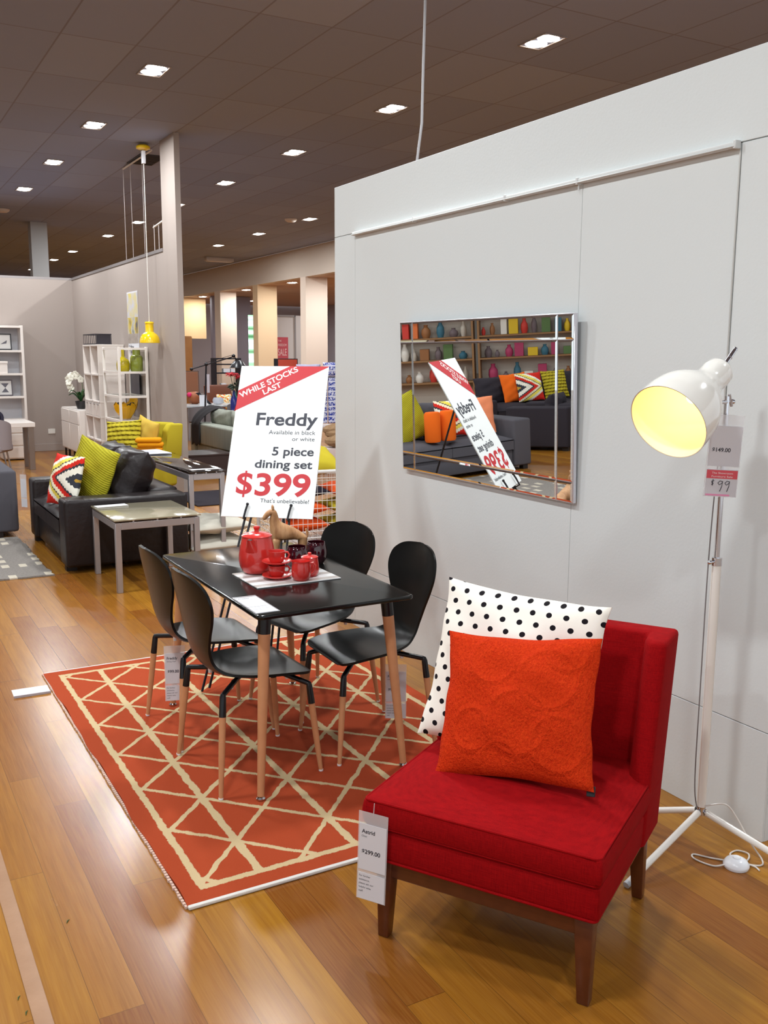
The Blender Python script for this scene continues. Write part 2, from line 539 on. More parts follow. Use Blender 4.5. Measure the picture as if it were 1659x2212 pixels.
for i, (x, y) in enumerate(((10.25, 19.97), (10.25, 23.11), (10.25, 26.38), (10.25, 30.24), (12.5, 31.6), (13.6, 29.0), (13.0, 21.0), (13.0, 25.0))):  # last two lights are added to brighten the far walls
    l = ['small round soffit light, right end of the row over the columns', 'soffit light above the middle cream column', 'soffit light above the left column', 'soffit light over the yellow header, leftmost of the soffit row',
         'dim soffit light between the two left columns', 'small soffit light between the middle and right columns', 'extra soffit light added to brighten the walls behind the right column', 'extra soffit light added to brighten the walls behind the middle column'][i]
    if first2 is None:
        first2 = make_downlight((x, y, 3.5295), l, 'lights in the warm lower ceiling', (0.24, 0.24), 30)
    else: dup(first2, (x, y, 3.5295), 0, l, 'lights in the warm lower ceiling')

t = thing('ceiling_batten', 'white slim box fitting under the far dark ceiling, left of the display wall', 'ceiling light', (8.85, 24.7, CEIL))
MB().box(-0.38, 0.38, -0.1, 0.1, -0.10, -0.001, 0.01).build('housing', M('batten_white', (196, 188, 184), 0.5), t)
MB().box(-0.34, 0.34, -0.08, 0.08, -0.112, -0.1005, 0.004).build('diffuser', M('batten_diffuser', (214, 208, 204), 0.4), t)
for (x, y, l) in ((7.55, 17.05, 'small round smoke detector beside a downlight near the bulkhead'), (2.64, 18.6, 'pale smoke detector at the left edge of the ceiling')):
    o = MB().lathe([(0, -0.06), (0.07, -0.055), (0.11, -0.03), (0.12, -0.001)], 20, Matrix.Translation((x, y, CEIL - 0.001))).build('smoke_detector', M('detector_cream', (208, 196, 186), 0.5))
    tag(o, l, 'smoke detector')
b = MB().box(-0.17, 0.17, -0.34, 0.34, -0.012, -0.001, 0.003)
t = thing('ceiling_vent', 'dark square air vent in the ceiling beside the tall beige post', 'vent', (3.66, 12.95, CEIL))
b.build('vent_frame', M('vent_dark', (44, 42, 50), 0.5), t)
b = MB()
for k in range(9): b.box(-0.15, 0.15, -0.30 + k * 0.07, -0.27 + k * 0.07, -0.02, -0.0125)
b.build('vent_grille', M('vent_slat', (30, 29, 36), 0.5), t, smooth=False)
b = MB()
pts = [(3.46, 5.62, 4.219), (3.455, 5.62, 3.9), (3.445, 5.62, 3.5), (3.44, 5.62, 3.2), (3.405, 5.62, 2.95), (3.40, 5.62, 2.75), (3.40, 5.62, 0.001)]
o = b.tube(pts, 0.009, 8).build('power_cable', M('grey_cable', (150, 148, 150), 0.5))
tag(o, 'loose grey power cable hanging from the ceiling behind the display wall', 'cable')

# hanging frame over the partition, with the yellow pendant on it
t = thing('suspension_frame', 'thin white ceiling bar with drop wires above the beige partition, yellow pendant beside it', 'ceiling frame', (3.52, 12.3, CEIL))
MB().tube([(0, -0.1, -0.03), (0, 1.3, -0.03)], 0.012, 8).build('bar', WHITE, t)
wmat = M('thin_wire', (176, 166, 164), 0.4)
for y in (1.3, 0.93, 0.35): MB().tube([(0, y, -0.03), (0, y, -1.249)], 0.004, 6).build('drop_wire', wmat, t)
t = thing('suspension_frame', 'second, lower white bar with drop wires against the tall beige post', 'ceiling frame', (3.54, 12.27, 2.97))
MB().tube([(0, -0.46, 0.34), (0, 0.02, 0.30)], 0.012, 8).build('bar', WHITE, t)
for y in (-0.40, -0.2, 0.0): MB().tube([(0, y, 0.33), (0, y, 0.001)], 0.005, 6).build('drop_wire', wmat, t)

YEL = M('glossy_yellow', (240, 200, 12), 0.18, coat=0.6)
t = thing('pendant_lamp', 'glossy yellow dome pendant lamp hanging on a long white cord', 'pendant lamp', (3.36, 12.0, 1.82))
b = MB().lathe([(0.128, 0.0), (0.126, 0.03), (0.116, 0.07), (0.095, 0.105), (0.062, 0.128), (0.054, 0.135), (0.052, 0.14), (0.052, 0.235), (0.058, 0.242), (0.058, 0.25), (0.05, 0.262), (0.0, 0.268)], 40)
b.build('lamp_shade', YEL, t)
MB().lathe([(0.0, 0.12), (0.06, 0.12), (0.11, 0.07), (0.122, 0.03), (0.124, 0.001)], 40).build('shade_lining', WHITE, t)
MB().tube([(0, 0, 0.266), (0, 0, 2.33)], 0.005, 8).build('cord', WHITE, t)
MB().lathe([(0.0, 2.32), (0.05, 2.32), (0.085, 2.335), (0.085, 2.36), (0.06, 2.38), (0, 2.38)], 24).build('ceiling_rose', YEL, t)
b = MB().box(-0.02, 0.02, -0.03, 0.03, 2.16, 2.31, 0.004); b.build('label_tag', PAPER, t)

# ------------------------------------------------------------------ rug
rm = M('terracotta_rug_weave', (176, 74, 44), 0.95, spec=0.08)
n = NB(rm)
wob = n.mul(n.sub(n.noise(n.vec(n.x, n.y), 22, 3), 0.5), 0.020)
wob2 = n.mul(n.sub(n.noise(n.vec(n.y, n.x, 4.0), 22, 3), 0.5), 0.020)
fz = n.mul(n.sub(n.noise(n.vec(n.x, n.y), 260, 2), 0.5), 0.010)
x = n.add(n.x, n.add(wob, fz)); y = n.add(n.y, n.add(wob2, fz))
a = n.m('DIVIDE', n.sub(x, 0.271), 0.3533); bb = n.m('DIVIDE', n.sub(y, 0.301), 0.3675)
stripe = n.lt(n.mul(n.near(a), 0.3533), 0.0145)
d1 = n.lt(n.m('DIVIDE', n.near(n.sub(a, bb)), 3.92), 0.0095)
d2 = n.lt(n.m('DIVIDE', n.near(n.add(a, bb)), 3.92), 0.0095)
pat = n.mx(stripe, n.mx(d1, d2))
ex = n.mn(x, n.sub(1.60, x)); ey = n.mn(y, n.sub(2.44, y)); e = n.mn(ex, ey)
inside = n.gt(e, 0.082)
border = n.mul(n.gt(n.mn(n.sub(ex, 0.062), n.sub(ey, 0.066)), 0.0), n.lt(n.mn(n.sub(ex, 0.062), n.sub(ey, 0.066)), 0.027))
pat = n.mx(n.mul(pat, n.gt(n.mn(n.sub(ex, 0.075), n.sub(ey, 0.075)), 0)), border)
fib = n.noise(n.vec(n.mul(n.x, 1), n.mul(n.y, 2.2)), 330, 2)
patch = n.noise(n.vec(n.x, n.y), 5, 3)
red = n.mix(n.mul(fib, 0.7), (176, 76, 46), (142, 57, 33))
red = n.mix(n.mul(patch, 0.5), red, (156, 62, 32))
bei = n.mix(fib, (212, 190, 150), (178, 152, 112))
n.color(n.mix(pat, red, bei))
rows = n.noise(n.vec(n.mul(n.x, 0.6), n.mul(n.y, 3)), 120, 2)
n.bump(n.add(n.mul(pat, 0.5), rows), 0.0025, 0.8)
t = thing('patterned_rug', 'terracotta rug with a beige star lattice under the dining table', 'rug', (0.785, 2.61, 0))
b = MB()
NX, NY = 30, 44
def rugz(x, y): return 0.011
def rugf(u, v):
    wx = 0.004 * math.sin(v * 19) + 0.003 * math.sin(v * 43)
    return (u * 1.6 + (wx if u < 0.01 else 0), v * 2.44, 0.011)
V = b.grid(rugf, NX, NY)
rim = [V[i][0] for i in range(NX + 1)] + [V[NX][j] for j in range(1, NY + 1)] + [V[i][NY] for i in range(NX - 1, -1, -1)] + [V[0][j] for j in range(NY - 1, 0, -1)]
lo = [b.bm.verts.new((v.co.x, v.co.y, 0.0012)) for v in rim]
for i in range(len(rim)): b.face([rim[i], rim[(i + 1) % len(rim)], lo[(i + 1) % len(rim)], lo[i]])
b.build('pile', rm, t, smooth=False)
bind = M('cream_rug_binding', (214, 210, 204), 0.9, bump=(180, 0.003))
b = MB(); b.box(0.0, 1.6, -0.014, 0.002, 0.001, 0.0125, 0.004)
b.build('end_binding', bind, t)
b = MB(); b.box(0.0, 1.6, 2.438, 2.450, 0.001, 0.0125, 0.004)
b.build('end_binding', bind, t)
rnd = random.Random(3)
b = MB()
yy_ = 0.0
while yy_ < 2.44:
    b.box(-0.006 - rnd.random() * 0.004, 0.001, yy_, yy_ + 0.012, 0.001, 0.009)
    yy_ += 0.017
b.build('side_fringe', M('pale_pink_fringe', (208, 176, 160), 0.9), t, smooth=False)

# ------------------------------------------------------------------ dining table
TOPM = M('black_table_lacquer', (15, 16, 15), 0.13, spec=0.42)
TZ = 0.745
ZR = 0.012
t = thing('dining_table', 'black rectangular dining table with splayed beech legs standing on the terracotta rug', 'table', (1.562, 3.718, ZR))
b = MB()
b.box(-0.333, 0.333, -0.613, 0.613, 0.715, TZ - ZR, 0.0, 1)
es = [e for e in b.bm.edges if abs(e.verts[0].co.z - e.verts[1].co.z) > 0.01]
bmesh.ops.bevel(b.bm, geom=es, offset=0.03, segments=6, profile=0.5, affect='EDGES')
es = [e for e in b.bm.edges if len(e.link_faces) == 2 and e.calc_face_angle(0) > 1.0]
bmesh.ops.bevel(b.bm, geom=es, offset=0.006, segments=3, profile=0.5, affect='EDGES')
b.build('tabletop', TOPM, t, angle=30)
b = MB()
b.box(-0.22, 0.22, -0.50, -0.46, 0.685, 0.7145); b.box(-0.22, 0.22, 0.46, 0.50, 0.685, 0.7145); b.box(-0.02, 0.02, -0.46, 0.46, 0.685, 0.7145)
b.build('under_frame', BLACKM, t, smooth=False)
for sx, sy in ((-1, -1), (1, -1), (1, 1), (-1, 1)):
    ft = Vector((sx * 0.315, sy * 0.560, 0.0)); tp = Vector((sx * 0.262, sy * 0.50, 0.714))
    d = tp - ft
    P = lambda k: tuple(ft + d * k)
    lg = MB().tube([P(0.018), P(0.4), P(0.885)], [0.0135, 0.018, 0.0235], 20).build('leg', BEECH, t)
    MB().tube([P(0.886), P(0.999)], [0.0245, 0.0255], 20).build('ferrule', BLACKM, lg)
    MB().lathe([(0, 0.0), (0.017, 0.0), (0.018, 0.006), (0.013, 0.012), (0, 0.013)], 20, Matrix.Translation(ft)).build('foot_glide', CHROME, lg)

# ------------------------------------------------------------------ dining chairs
SHELL = M('black_moulded_ply', (19, 20, 20), 0.30, spec=0.28)
def catmull(P, k):
    n_ = len(P) - 1
    i = min(int(k * n_), n_ - 1); f = k * n_ - i
    p0, p1, p2, p3 = P[max(i - 1, 0)], P[i], P[i + 1], P[min(i + 2, n_)]
    return tuple(0.5 * ((2 * p1[j]) + (-p0[j] + p2[j]) * f + (2 * p0[j] - 5 * p1[j] + 4 * p2[j] - p3[j]) * f * f + (-p0[j] + 3 * p1[j] - 3 * p2[j] + p3[j]) * f ** 3) for j in range(len(p1)))
# profile: x, z, half width, edge lift along the normal
PROF = [(0.200, 0.428, 0.140, 0.0), (0.192, 0.437, 0.180, 0.0), (0.160, 0.445, 0.200, -0.002), (0.10, 0.447, 0.206, 0.004), (0.04, 0.443, 0.203, 0.012), (-0.03, 0.439, 0.192, 0.02),
        (-0.09, 0.441, 0.172, 0.022), (-0.15, 0.455, 0.142, 0.018), (-0.192, 0.492, 0.118, 0.012), (-0.214, 0.55, 0.118, 0.010), (-0.229, 0.62, 0.146, 0.016),
        (-0.243, 0.69, 0.184, 0.026), (-0.256, 0.75, 0.203, 0.032), (-0.268, 0.805, 0.190, 0.030), (-0.276, 0.84, 0.152, 0.022), (-0.281, 0.86, 0.102, 0.012), (-0.283, 0.869, 0.045, 0.003), (-0.2835, 0.8705, 0.006, 0.0)]
def make_chair():
    t = thing('dining_chair', 'x', 'chair')
    b = MB()
    NU, NV = 84, 18
    def mid(u):
        p = catmull(PROF, u)
        return (p[0], p[1] - 0.020, p[2] * 0.985, p[3])
    def fn(u, v, off):
        p = mid(u); q0 = mid(max(u - 0.005, 0)); q1 = mid(min(u + 0.005, 1))
        tx, tz = q1[0] - q0[0], q1[1] - q0[1]; L = math.hypot(tx, tz) or 1
        nx, nz = tz / L, -tx / L      # points up on the seat, forward on the back
        s = 2 * v - 1
        lift = p[3] * abs(s) ** 2.2 + off
        return (p[0] + nx * lift, s * max(p[2], 0.004), p[1] + nz * lift)
    A = b.grid(lambda u, v: fn(u, v, 0.0055), NU, NV)
    B = b.grid(lambda u, v: fn(u, v, -0.0055), NU, NV)
    for i in range(NU):
        for j in (0, NV): b.face([A[i][j], A[i + 1][j], B[i + 1][j], B[i][j]])
    for j in range(NV):
        for i in (0, NU): b.face([A[i][j], A[i][j + 1], B[i][j + 1], B[i][j]])
    b.build('seat_shell', SHELL, t, angle=50)
    b = MB()
    b.tube([(0.11, -0.11, 0.407), (-0.11, 0.11, 0.407)], 0.0095, 10); b.tube([(0.11, 0.11, 0.407), (-0.11, -0.11, 0.407)], 0.0095, 10)
    b.lathe([(0, 0.398), (0.05, 0.398), (0.05, 0.412), (0, 0.412)], 20)
    b.build('under_frame', BLACKM, t)
    gl = M('white_rubber', (230, 230, 230), 0.4)
    for sx, sy in ((1, 1), (1, -1), (-1, 1), (-1, -1)):
        hub = Vector((sx * 0.10, sy * 0.10, 0.405))
        bend = Vector((sx * 0.186, sy * (0.176 if sx > 0 else 0.192), 0.368 if sx > 0 else 0.393)); ft = Vector((sx * 0.222, sy * (0.207 if sx > 0 else 0.238), 0.0))
        d = ft - bend
        k1 = 0.082 / d.length
        P = lambda k: bend + d * k
        lg = MB().tube([P(k1), P(0.6), P(0.985)], [0.0135, 0.0125, 0.0085], 16).build('leg', BEECH, t)
        c0 = bend + (hub - bend).normalized() * 0.009; c1 = P(0.009 / d.length)
        MB().tube([hub, c0, bend * 0.8 + (c0 + c1) * 0.1, c1, P(k1 + 0.001)], [0.0105, 0.0105, 0.0112, 0.0125, 0.0142], 14).build('bracket', BLACKM, lg)
        MB().lathe([(0, 0.0), (0.009, 0.0), (0.0095, 0.007), (0, 0.0075)], 14, Matrix.Translation(ft)).build('foot_glide', gl, lg)
        MB().lathe([(0, -0.02), (0.008, -0.018), (0.009, 0.0), (0, 0.002)], 12, Matrix.Translation((sx * 0.12, sy * 0.112, 0.400))).build('bumper', gl, t)
    return t
chair = make_chair()
def chair_at(x, y, rz, label, first=[True]):
    o = chair if first[0] else None
    if first[0]:
        first[0] = False
        chair.location = (x, y, ZR); chair.rotation_euler = (0, 0, rz); chair['label'] = label; chair['group'] = 'black dining chairs round the table'
        return chair
    return dup(chair, (x, y, ZR), rz, label, 'black dining chairs round the table')
chair_at(1.328, 3.475, math.radians(2), 'black moulded dining chair at the near left of the table')
chair_at(1.332, 3.970, math.radians(1.5), 'black moulded dining chair at the far left of the table')
chair_at(1.872, 3.485, PI - math.radians(1.5), 'black moulded dining chair on the wall side, nearest the red chair')
chair_at(1.868, 4.025, PI + math.radians(13), 'black moulded dining chair on the wall side, farthest from the red chair')

# ------------------------------------------------------------------ price tags in clear sleeves
def price_tag(name, label, m, w, h, title, sub, price, staff=True, split=0.3, red=None, group=None, flip=False, ink=INK):
    """hangs down from the local origin, faces -y"""
    t = thing(name, label, 'price tag', mat=m, group=group)
    b = MB().box(-w / 2, w / 2, 0.0006, 0.0016, -h, 0.0, 0.0004, 1)
    b.build('clear_sleeve', SLEEVE, t)
    top = 0.075 * h / 0.25
    z1 = -h * (1 - split) + 0.004
    c1 = MB().box(-w / 2 + 0.004, w / 2 - 0.003, -0.0006, 0.0004, z1, -top * 0.45).build('upper_card', PAPER, t)
    c2 = MB().box(-w / 2 + 0.004, w / 2 - 0.003, -0.0006, 0.0004, -h + 0.002, -h * (1 - split) - 0.006).build('lower_card', PAPER, t)
    L = -w / 2 + 0.012
    if title: add_text(c1, title, ink, L, None, -top * 0.45 - 0.028, 0.0115, 0.0009, True)
    if sub: add_text(c1, sub, ink, L, None, -top * 0.45 - 0.040, 0.0055, 0.0009)
    if price: add_text(c1, price, ink, L + 0.002, None, z1 + (-top * 0.45 - z1) * 0.36, 0.0125, 0.0009, True)
    if staff:
        for i, s in enumerate(('For further', 'assistance,', 'please ask our', 'helpful sales', 'staff.')):
            add_text(c2, s, ink, L - 0.004, None, -h * (1 - split) - 0.018 - i * 0.0118, 0.0056, 0.0009)
    b = MB().tube([(0.0, 0.001, -0.006), (0.0, 0.002, 0.012), (0.0, 0.004, 0.03)], 0.0012, 6)
    b.build('tie', SLEEVE, t)
    return t
price_tag('price_tag', 'white price tag reading Freddy hanging under the far left dining chair', place((1.172, 3.97, 0.405), math.radians(-18)), 0.092, 0.255, 'Freddy', 'Dining Chair', '$99.00', group='tags hanging on chairs')
price_tag('price_tag', 'white price tag hanging under the dining chair nearest the red chair', place((2.095, 3.60, 0.280), math.radians(-30)), 0.098, 0.262, 'Freddy', 'Dining Chair', '$99.00', group='tags hanging on chairs')

# ------------------------------------------------------------------ things on the table
TB = TZ + 0.0008
pm = M('white_and_taupe_striped_board', (232, 230, 226), 0.3)
n = NB(pm)
f = n.fract(n.add(n.m('DIVIDE', n.y, 0.086), 0.1))
st = n.mul(n.gt(f, 0.46), n.lt(f, 0.92))
edge = n.noise(n.vec(n.mul(n.x, 6), n.mul(n.y, 80)), 2.0, 2)
n.color(n.mix(n.mul(st, n.add(0.55, n.mul(edge, 0.45))), (222, 222, 222), (150, 138, 130)))
o = MB().box(-0.19, 0.19, -0.145, 0.145, 0, 0.0055, 0.002).build('placemat', pm, None)
o.location = (1.567, 3.63, TB)
tag(o, 'white and taupe striped board under the red tea set', 'placemat')
PZ = TB + 0.006
RED = M('coral_red_glaze', (206, 52, 46), 0.2, coat=0.5, spec=0.5)
REDIN = M('coral_red_glaze_inside', (170, 36, 34), 0.3)

t = thing('teapot', 'tall coral red lidded teapot, biggest piece on the striped board', 'teapot', (1.482, 3.745, PZ), math.radians(-132))
b = MB().lathe([(0, 0.0), (0.05, 0.0), (0.063, 0.008), (0.074, 0.03), (0.079, 0.055), (0.078, 0.08), (0.072, 0.115), (0.0655, 0.145), (0.063, 0.158), (0.060, 0.16), (0.057, 0.158)], 48)
b.build('body', RED, t)
b = MB().lathe([(0.0, 0.155), (0.058, 0.156), (0.066, 0.159), (0.066, 0.163), (0.055, 0.170), (0.03, 0.176), (0.011, 0.179), (0.009, 0.186), (0.013, 0.192), (0.0145, 0.198), (0.011, 0.203), (0, 0.204)], 40)
b.build('lid', RED, t)
b = MB()
def spout(u, v):
    # beak on +x: v up, u across; grows out of the shoulder and ends in a lip
    w_ = 2 * u - 1
    half = 0.034 * (1 - 0.35 * v)
    yb_ = w_ * half
    zb_ = 0.088 + 0.064 * v
    rb_ = 0.0765 - 0.012 * max(0, v - 0.2)
    base_x = math.sqrt(max(rb_ * rb_ - yb_ * yb_, 0)) - 0.004
    return (base_x + 0.034 * v ** 1.3 * (1 - w_ * w_) ** 0.8, yb_, zb_ + 0.006 * v * (1 - w_ * w_))
V_ = b.grid(spout, 16, 10)
back_ = b.bm.verts.new((0.058, 0, 0.150))
for k_ in range(16): b.face([V_[k_][10], V_[k_ + 1][10], back_])
b.build('spout', RED, t)
MB().lathe([(0, 0.0012), (0.0095, 0.0008), (0.0105, 0.0)], 18, Matrix.Translation((0.0835, 0, 0.1560)) @ Matrix.Rotation(math.radians(12), 4, 'Y') @ Matrix.Diagonal((0.95, 1.05, 1, 1))).build('pouring_hole', M('hole_shade', (30, 8, 8), 0.6), t)  # dark disc paints the shade inside the spout opening
MB().tube([(-0.066, 0, 0.135), (-0.095, 0, 0.132), (-0.110, 0, 0.11), (-0.110, 0, 0.08), (-0.098, 0, 0.055), (-0.075, 0, 0.045)], [0.009, 0.0085, 0.008, 0.008, 0.0085, 0.009], 12).build('handle', RED, t)

def make_cup():
    t = thing('teacup', 'x', 'cup')
    MB().lathe([(0, 0.001), (0.022, 0.001), (0.029, 0.008), (0.034, 0.022), (0.036, 0.045), (0.0365, 0.052), (0.0345, 0.052), (0.033, 0.04), (0.028, 0.012), (0, 0.007)], 32).build('bowl', RED, t)
    MB().tube([(0.033, 0, 0.046), (0.046, 0, 0.046), (0.053, 0, 0.034), (0.048, 0, 0.021), (0.032, 0, 0.018)], 0.0042, 10).build('handle', RED, t)
    return t
def make_saucer():
    return tag(MB().lathe([(0, 0.0), (0.032, 0.0), (0.036, 0.003), (0.058, 0.011), (0.063, 0.015), (0.062, 0.018), (0.05, 0.0115), (0.03, 0.006), (0, 0.0055)], 36).build('saucer', RED), 'x', 'saucer')
s1 = make_saucer(); s1.location = (1.513, 3.600, PZ); s1['label'] = 'lower coral red saucer, flat on the striped board'; s1['group'] = 'coral red saucers'
c1 = make_cup(); c1.location = (1.513, 3.600, PZ + 0.006); c1.rotation_euler = (0, 0, math.radians(-25)); c1['label'] = 'lower coral red teacup of the stacked pair, carrying a saucer'; c1['group'] = 'coral red teacups'
s2 = s1.copy(); C.objects.link(s2); s2.location = (1.513, 3.602, PZ + 0.0592); s2['label'] = 'upper coral red saucer resting on a teacup'
dup(c1, (1.513, 3.602, PZ + 0.0652), math.radians(-22), 'upper coral red teacup, topmost of the stacked pair', 'coral red teacups')

t = thing('milk_jug', 'small coral red milk jug with a lip, nearest piece on the striped board', 'jug', (1.590, 3.525, PZ), math.radians(-18))
b = MB()
def jug(u, v):
    P = [(0.028, 0.0), (0.036, 0.01), (0.0405, 0.03), (0.0395, 0.055), (0.037, 0.075), (0.038, 0.082)]
    r, z = catmull(P, v)
    a = u * 2 * PI
    lip = max(0, math.cos(a - PI)) ** 10 * max(0, v - 0.75) * 4 * 0.010
    return ((r + lip) * math.cos(a), (r + lip) * math.sin(a), z + lip * 0.3)
b.grid(jug, 36, 14, closeu=True)
b.lathe([(0, 0.0), (0.028, 0.0)], 36)
b.lathe([(0, 0.06), (0.0345, 0.062), (0.0375, 0.0815)], 36)
b.build('body', RED, t)
MB().tube([(0.036, 0, 0.068), (0.05, 0, 0.070), (0.060, 0, 0.058), (0.058, 0, 0.04), (0.047, 0, 0.026), (0.037, 0, 0.024)], 0.0045, 10).build('handle', RED, t)
t = thing('sugar_pot', 'small coral red lidded sugar pot behind the milk jug', 'pot', (1.656, 3.583, PZ))
MB().lathe([(0, 0), (0.03, 0), (0.038, 0.012), (0.0405, 0.03), (0.0385, 0.055), (0.0355, 0.078), (0.034, 0.079)], 36).build('body', RED, t)
MB().lathe([(0, 0.077), (0.036, 0.078), (0.037, 0.081), (0.03, 0.086), (0.009, 0.089), (0.006, 0.092), (0.009, 0.096), (0.006, 0.1), (0, 0.1005)], 32).build('lid', RED, t)
DR = M('dark_burgundy_glass', (52, 6, 18), 0.05, spec=0.7, coat=0.5)
def tumbler():
    return tag(MB().lathe([(0, 0), (0.03, 0), (0.038, 0.005), (0.046, 0.022), (0.0505, 0.045), (0.049, 0.065), (0.044, 0.085), (0.040, 0.098), (0.039, 0.099), (0.0375, 0.097), (0.044, 0.07), (0.045, 0.045), (0.038, 0.015), (0, 0.011)], 36).build('tumbler', DR), 'x', 'glass')
g = tumbler(); g.location = (1.665, 3.735, PZ); g['label'] = 'dark burgundy glass tumbler beside the teapot, left of the pair'; g['group'] = 'dark burgundy tumblers'
g2 = g.copy(); C.objects.link(g2); g2.location = (1.796, 3.815, TB); g2['label'] = 'dark burgundy glass tumbler behind the sugar pot, right of the pair'

t = thing('menu_card', 'flat white price card in a clear sleeve on the near corner of the black table', 'price card', (1.283, 3.268, TB), math.radians(-1))
MB().box(-0.048, 0.048, -0.13, 0.13, 0, 0.0012, 0.0003, 1).build('clear_sleeve', SLEEVE, t)
b = MB().box(-0.044, 0.042, -0.037, 0.106, 0.0013, 0.0022); b.box(-0.044, 0.042, -0.126, -0.041, 0.0013, 0.0022)
cd = b.build('card', PAPER, t, smooth=False)
fr = Matrix.Rotation(math.radians(-90), 4, 'X')
fr = Matrix.Translation((0, 0, 0.0022)) @ Matrix.Rotation(math.radians(-90), 4, 'X')
for s, z, cap, bold in (('Freddy', 0.085, 0.011, True), ('5 piece dining set', 0.066, 0.006, False)):
    add_text(cd, s, M('pale_ink', (150, 150, 156), 0.6), -0.036, None, z, cap, 0.0006, bold, frame=fr)
for i, s in enumerate(('For further assistance,', 'please ask our helpful', 'sales staff.')):
    add_text(cd, s, M('pale_ink'), -0.036, None, -0.062 - i * 0.014, 0.0055, 0.0006, frame=fr)

# wooden horse: one carved body with four legs, long neck, muzzle and ears
HW = M('carved_light_wood', (190, 138, 92), 0.5)
n = NB(HW)
gr = n.noise(n.vec(n.mul(n.x, 30), n.mul(n.y, 9), n.mul(n.z, 9)), 1.0, 3, 0.6)
n.color(n.ramp(gr, [(0.25, (150, 98, 58)), (0.5, (196, 146, 100)), (0.75, (214, 170, 124))]))
t = thing('wooden_horse', 'carved light wooden horse figurine standing behind the teapot', 'figurine', (1.775, 4.125, TB), math.radians(166))
me = bpy.data.meshes.new('body')
pts = [(0.0, 0, 0.100), (-0.038, 0, 0.101), (-0.074, 0, 0.100), (0.032, 0, 0.116), (0.047, 0, 0.150), (0.050, 0, 0.185), (0.052, 0, 0.210), (0.074, 0, 0.204), (0.092, 0, 0.184), (0.102, 0, 0.170)]
rad = [0.036, 0.034, 0.037, 0.034, 0.0275, 0.0225, 0.021, 0.017, 0.0125, 0.0095]
ed = [(0, 1), (1, 2), (0, 3), (3, 4), (4, 5), (5, 6), (6, 7), (7, 8), (8, 9)]
for (px, root, sy) in ((0.040, 3, 1), (0.040, 3, -1), (-0.088, 2, 1), (-0.088, 2, -1)):
    k = len(pts)
    pts += [(px, sy * 0.019, 0.075), (px + 0.004, sy * 0.021, 0.035), (px + 0.004, sy * 0.022, 0.011)]
    rad += [0.022, 0.0165, 0.014]
    ed += [(root, k), (k, k + 1), (k + 1, k + 2)]
me.from_pydata(pts, ed, [])
o = bpy.data.objects.new('body', me); C.objects.link(o)
md = o.modifiers.new('skin', 'SKIN'); md.use_smooth_shade = True
for i, r in enumerate(rad):
    me.skin_vertices[0].data[i].radius = (r, r)
me.skin_vertices[0].data[0].use_root = True
ss = o.modifiers.new('sub', 'SUBSURF'); ss.levels = 2; ss.render_levels = 2
dg = bpy.context.evaluated_depsgraph_get()
me2 = bpy.data.meshes.new_from_object(o.evaluated_get(dg))
bpy.data.objects.remove(o)
me2.materials.append(HW); me2.shade_smooth()
mnz = min(v.co.z for v in me2.vertices)
for v in me2.vertices: v.co.z -= mnz
o = bpy.data.objects.new('body', me2); C.objects.link(o); o.parent = t
HZ = -mnz
for s in (-1, 1):
    MB().lathe([(0.006, 0), (0.0045, 0.014), (0.0, 0.022)], 10, Matrix.Translation((0.055, s * 0.010, 0.220 + HZ)) @ Matrix.Rotation(s * -0.15, 4, 'X')).build('ear', HW, t)
MB().tube([(-0.104, 0, 0.118 + HZ), (-0.112, 0, 0.100 + HZ), (-0.112, 0, 0.075 + HZ)], [0.005, 0.006, 0.003], 8).build('tail', HW, t)

# ------------------------------------------------------------------ sign on its easel
BL = Vector((1.658, 4.693, 0.84)); TL = Vector((1.919, 5.001, 1.618)); 
sx = Vector((0.78, -0.626, 0)).normalized()
sz = (TL - BL); sz -= sx * sz.dot(sx); SH = sz.length; sz.normalize()
sn = sx.cross(sz)                       # behind the board (+y local)
if sn.dot(Vector((0.63, 0.78, 0))) < 0: sn = -sn
SWD = 0.496
sm_ = Matrix((sx, sn, sz)).transposed().to_4x4(); sm_.translation = BL
t = thing('sale_sign', 'large white sign with a red corner band reading Freddy 5 piece dining set $399', 'sign', mat=sm_)
BOARD = M('white_sign_board', (246, 249, 248), 0.4)
bd = MB().box(0, SWD, 0.0, 0.006, 0, SH, 0.0006, 1).build('board', BOARD, t)
W_, H_ = SWD, SH
def Z(v): return H_ * (1 - v)
b = MB()
b.prism([(0.0005, Z(0.306)), (W_ - 0.0005, Z(0.004)), (W_ - 0.001, H_ - 0.0006), (0.558 * W_, H_ - 0.0006), (0.0005, Z(0.171))], 0.0004, 0.0012, Matrix.Rotation(math.radians(90), 4, 'X'))
bn = b.build('red_band', REDINK, t, smooth=False)
ra = math.atan2(0.302 * H_, W_)
DK = M('charcoal_print', (62, 64, 74), 0.6)
f2 = Matrix.Translation((0, -0.0012, 0))
add_text(bn, 'WHILE STOCKS', WHITEINK, 0.020, 0.020 + 0.350, 0.683 / 0.878 * H_, 0.032, 0.0006, True, rot=ra, frame=f2)
add_text(bn, 'LAST', WHITEINK, 0.150, 0.150 + 0.108, 0.704 / 0.878 * H_, 0.031, 0.0006, True, rot=ra, frame=f2)
add_text(bd, 'Freddy', DK, 0.254 * W_, 0.94 * W_, Z(0.402), 0.071, 0.0008, True)
add_text(bd, 'Available in black', DK, 0.41 * W_, 0.93 * W_, Z(0.462), 0.0235, 0.0008)
add_text(bd, 'or white', DK, 0.68 * W_, 0.928 * W_, Z(0.504), 0.0225, 0.0008)
add_text(bd, '5 piece', DK, 0.475 * W_, 0.935 * W_, Z(0.600), 0.047, 0.0008, True)
add_text(bd, 'dining set', DK, 0.30 * W_, 0.935 * W_, Z(0.683), 0.045, 0.0008, True)
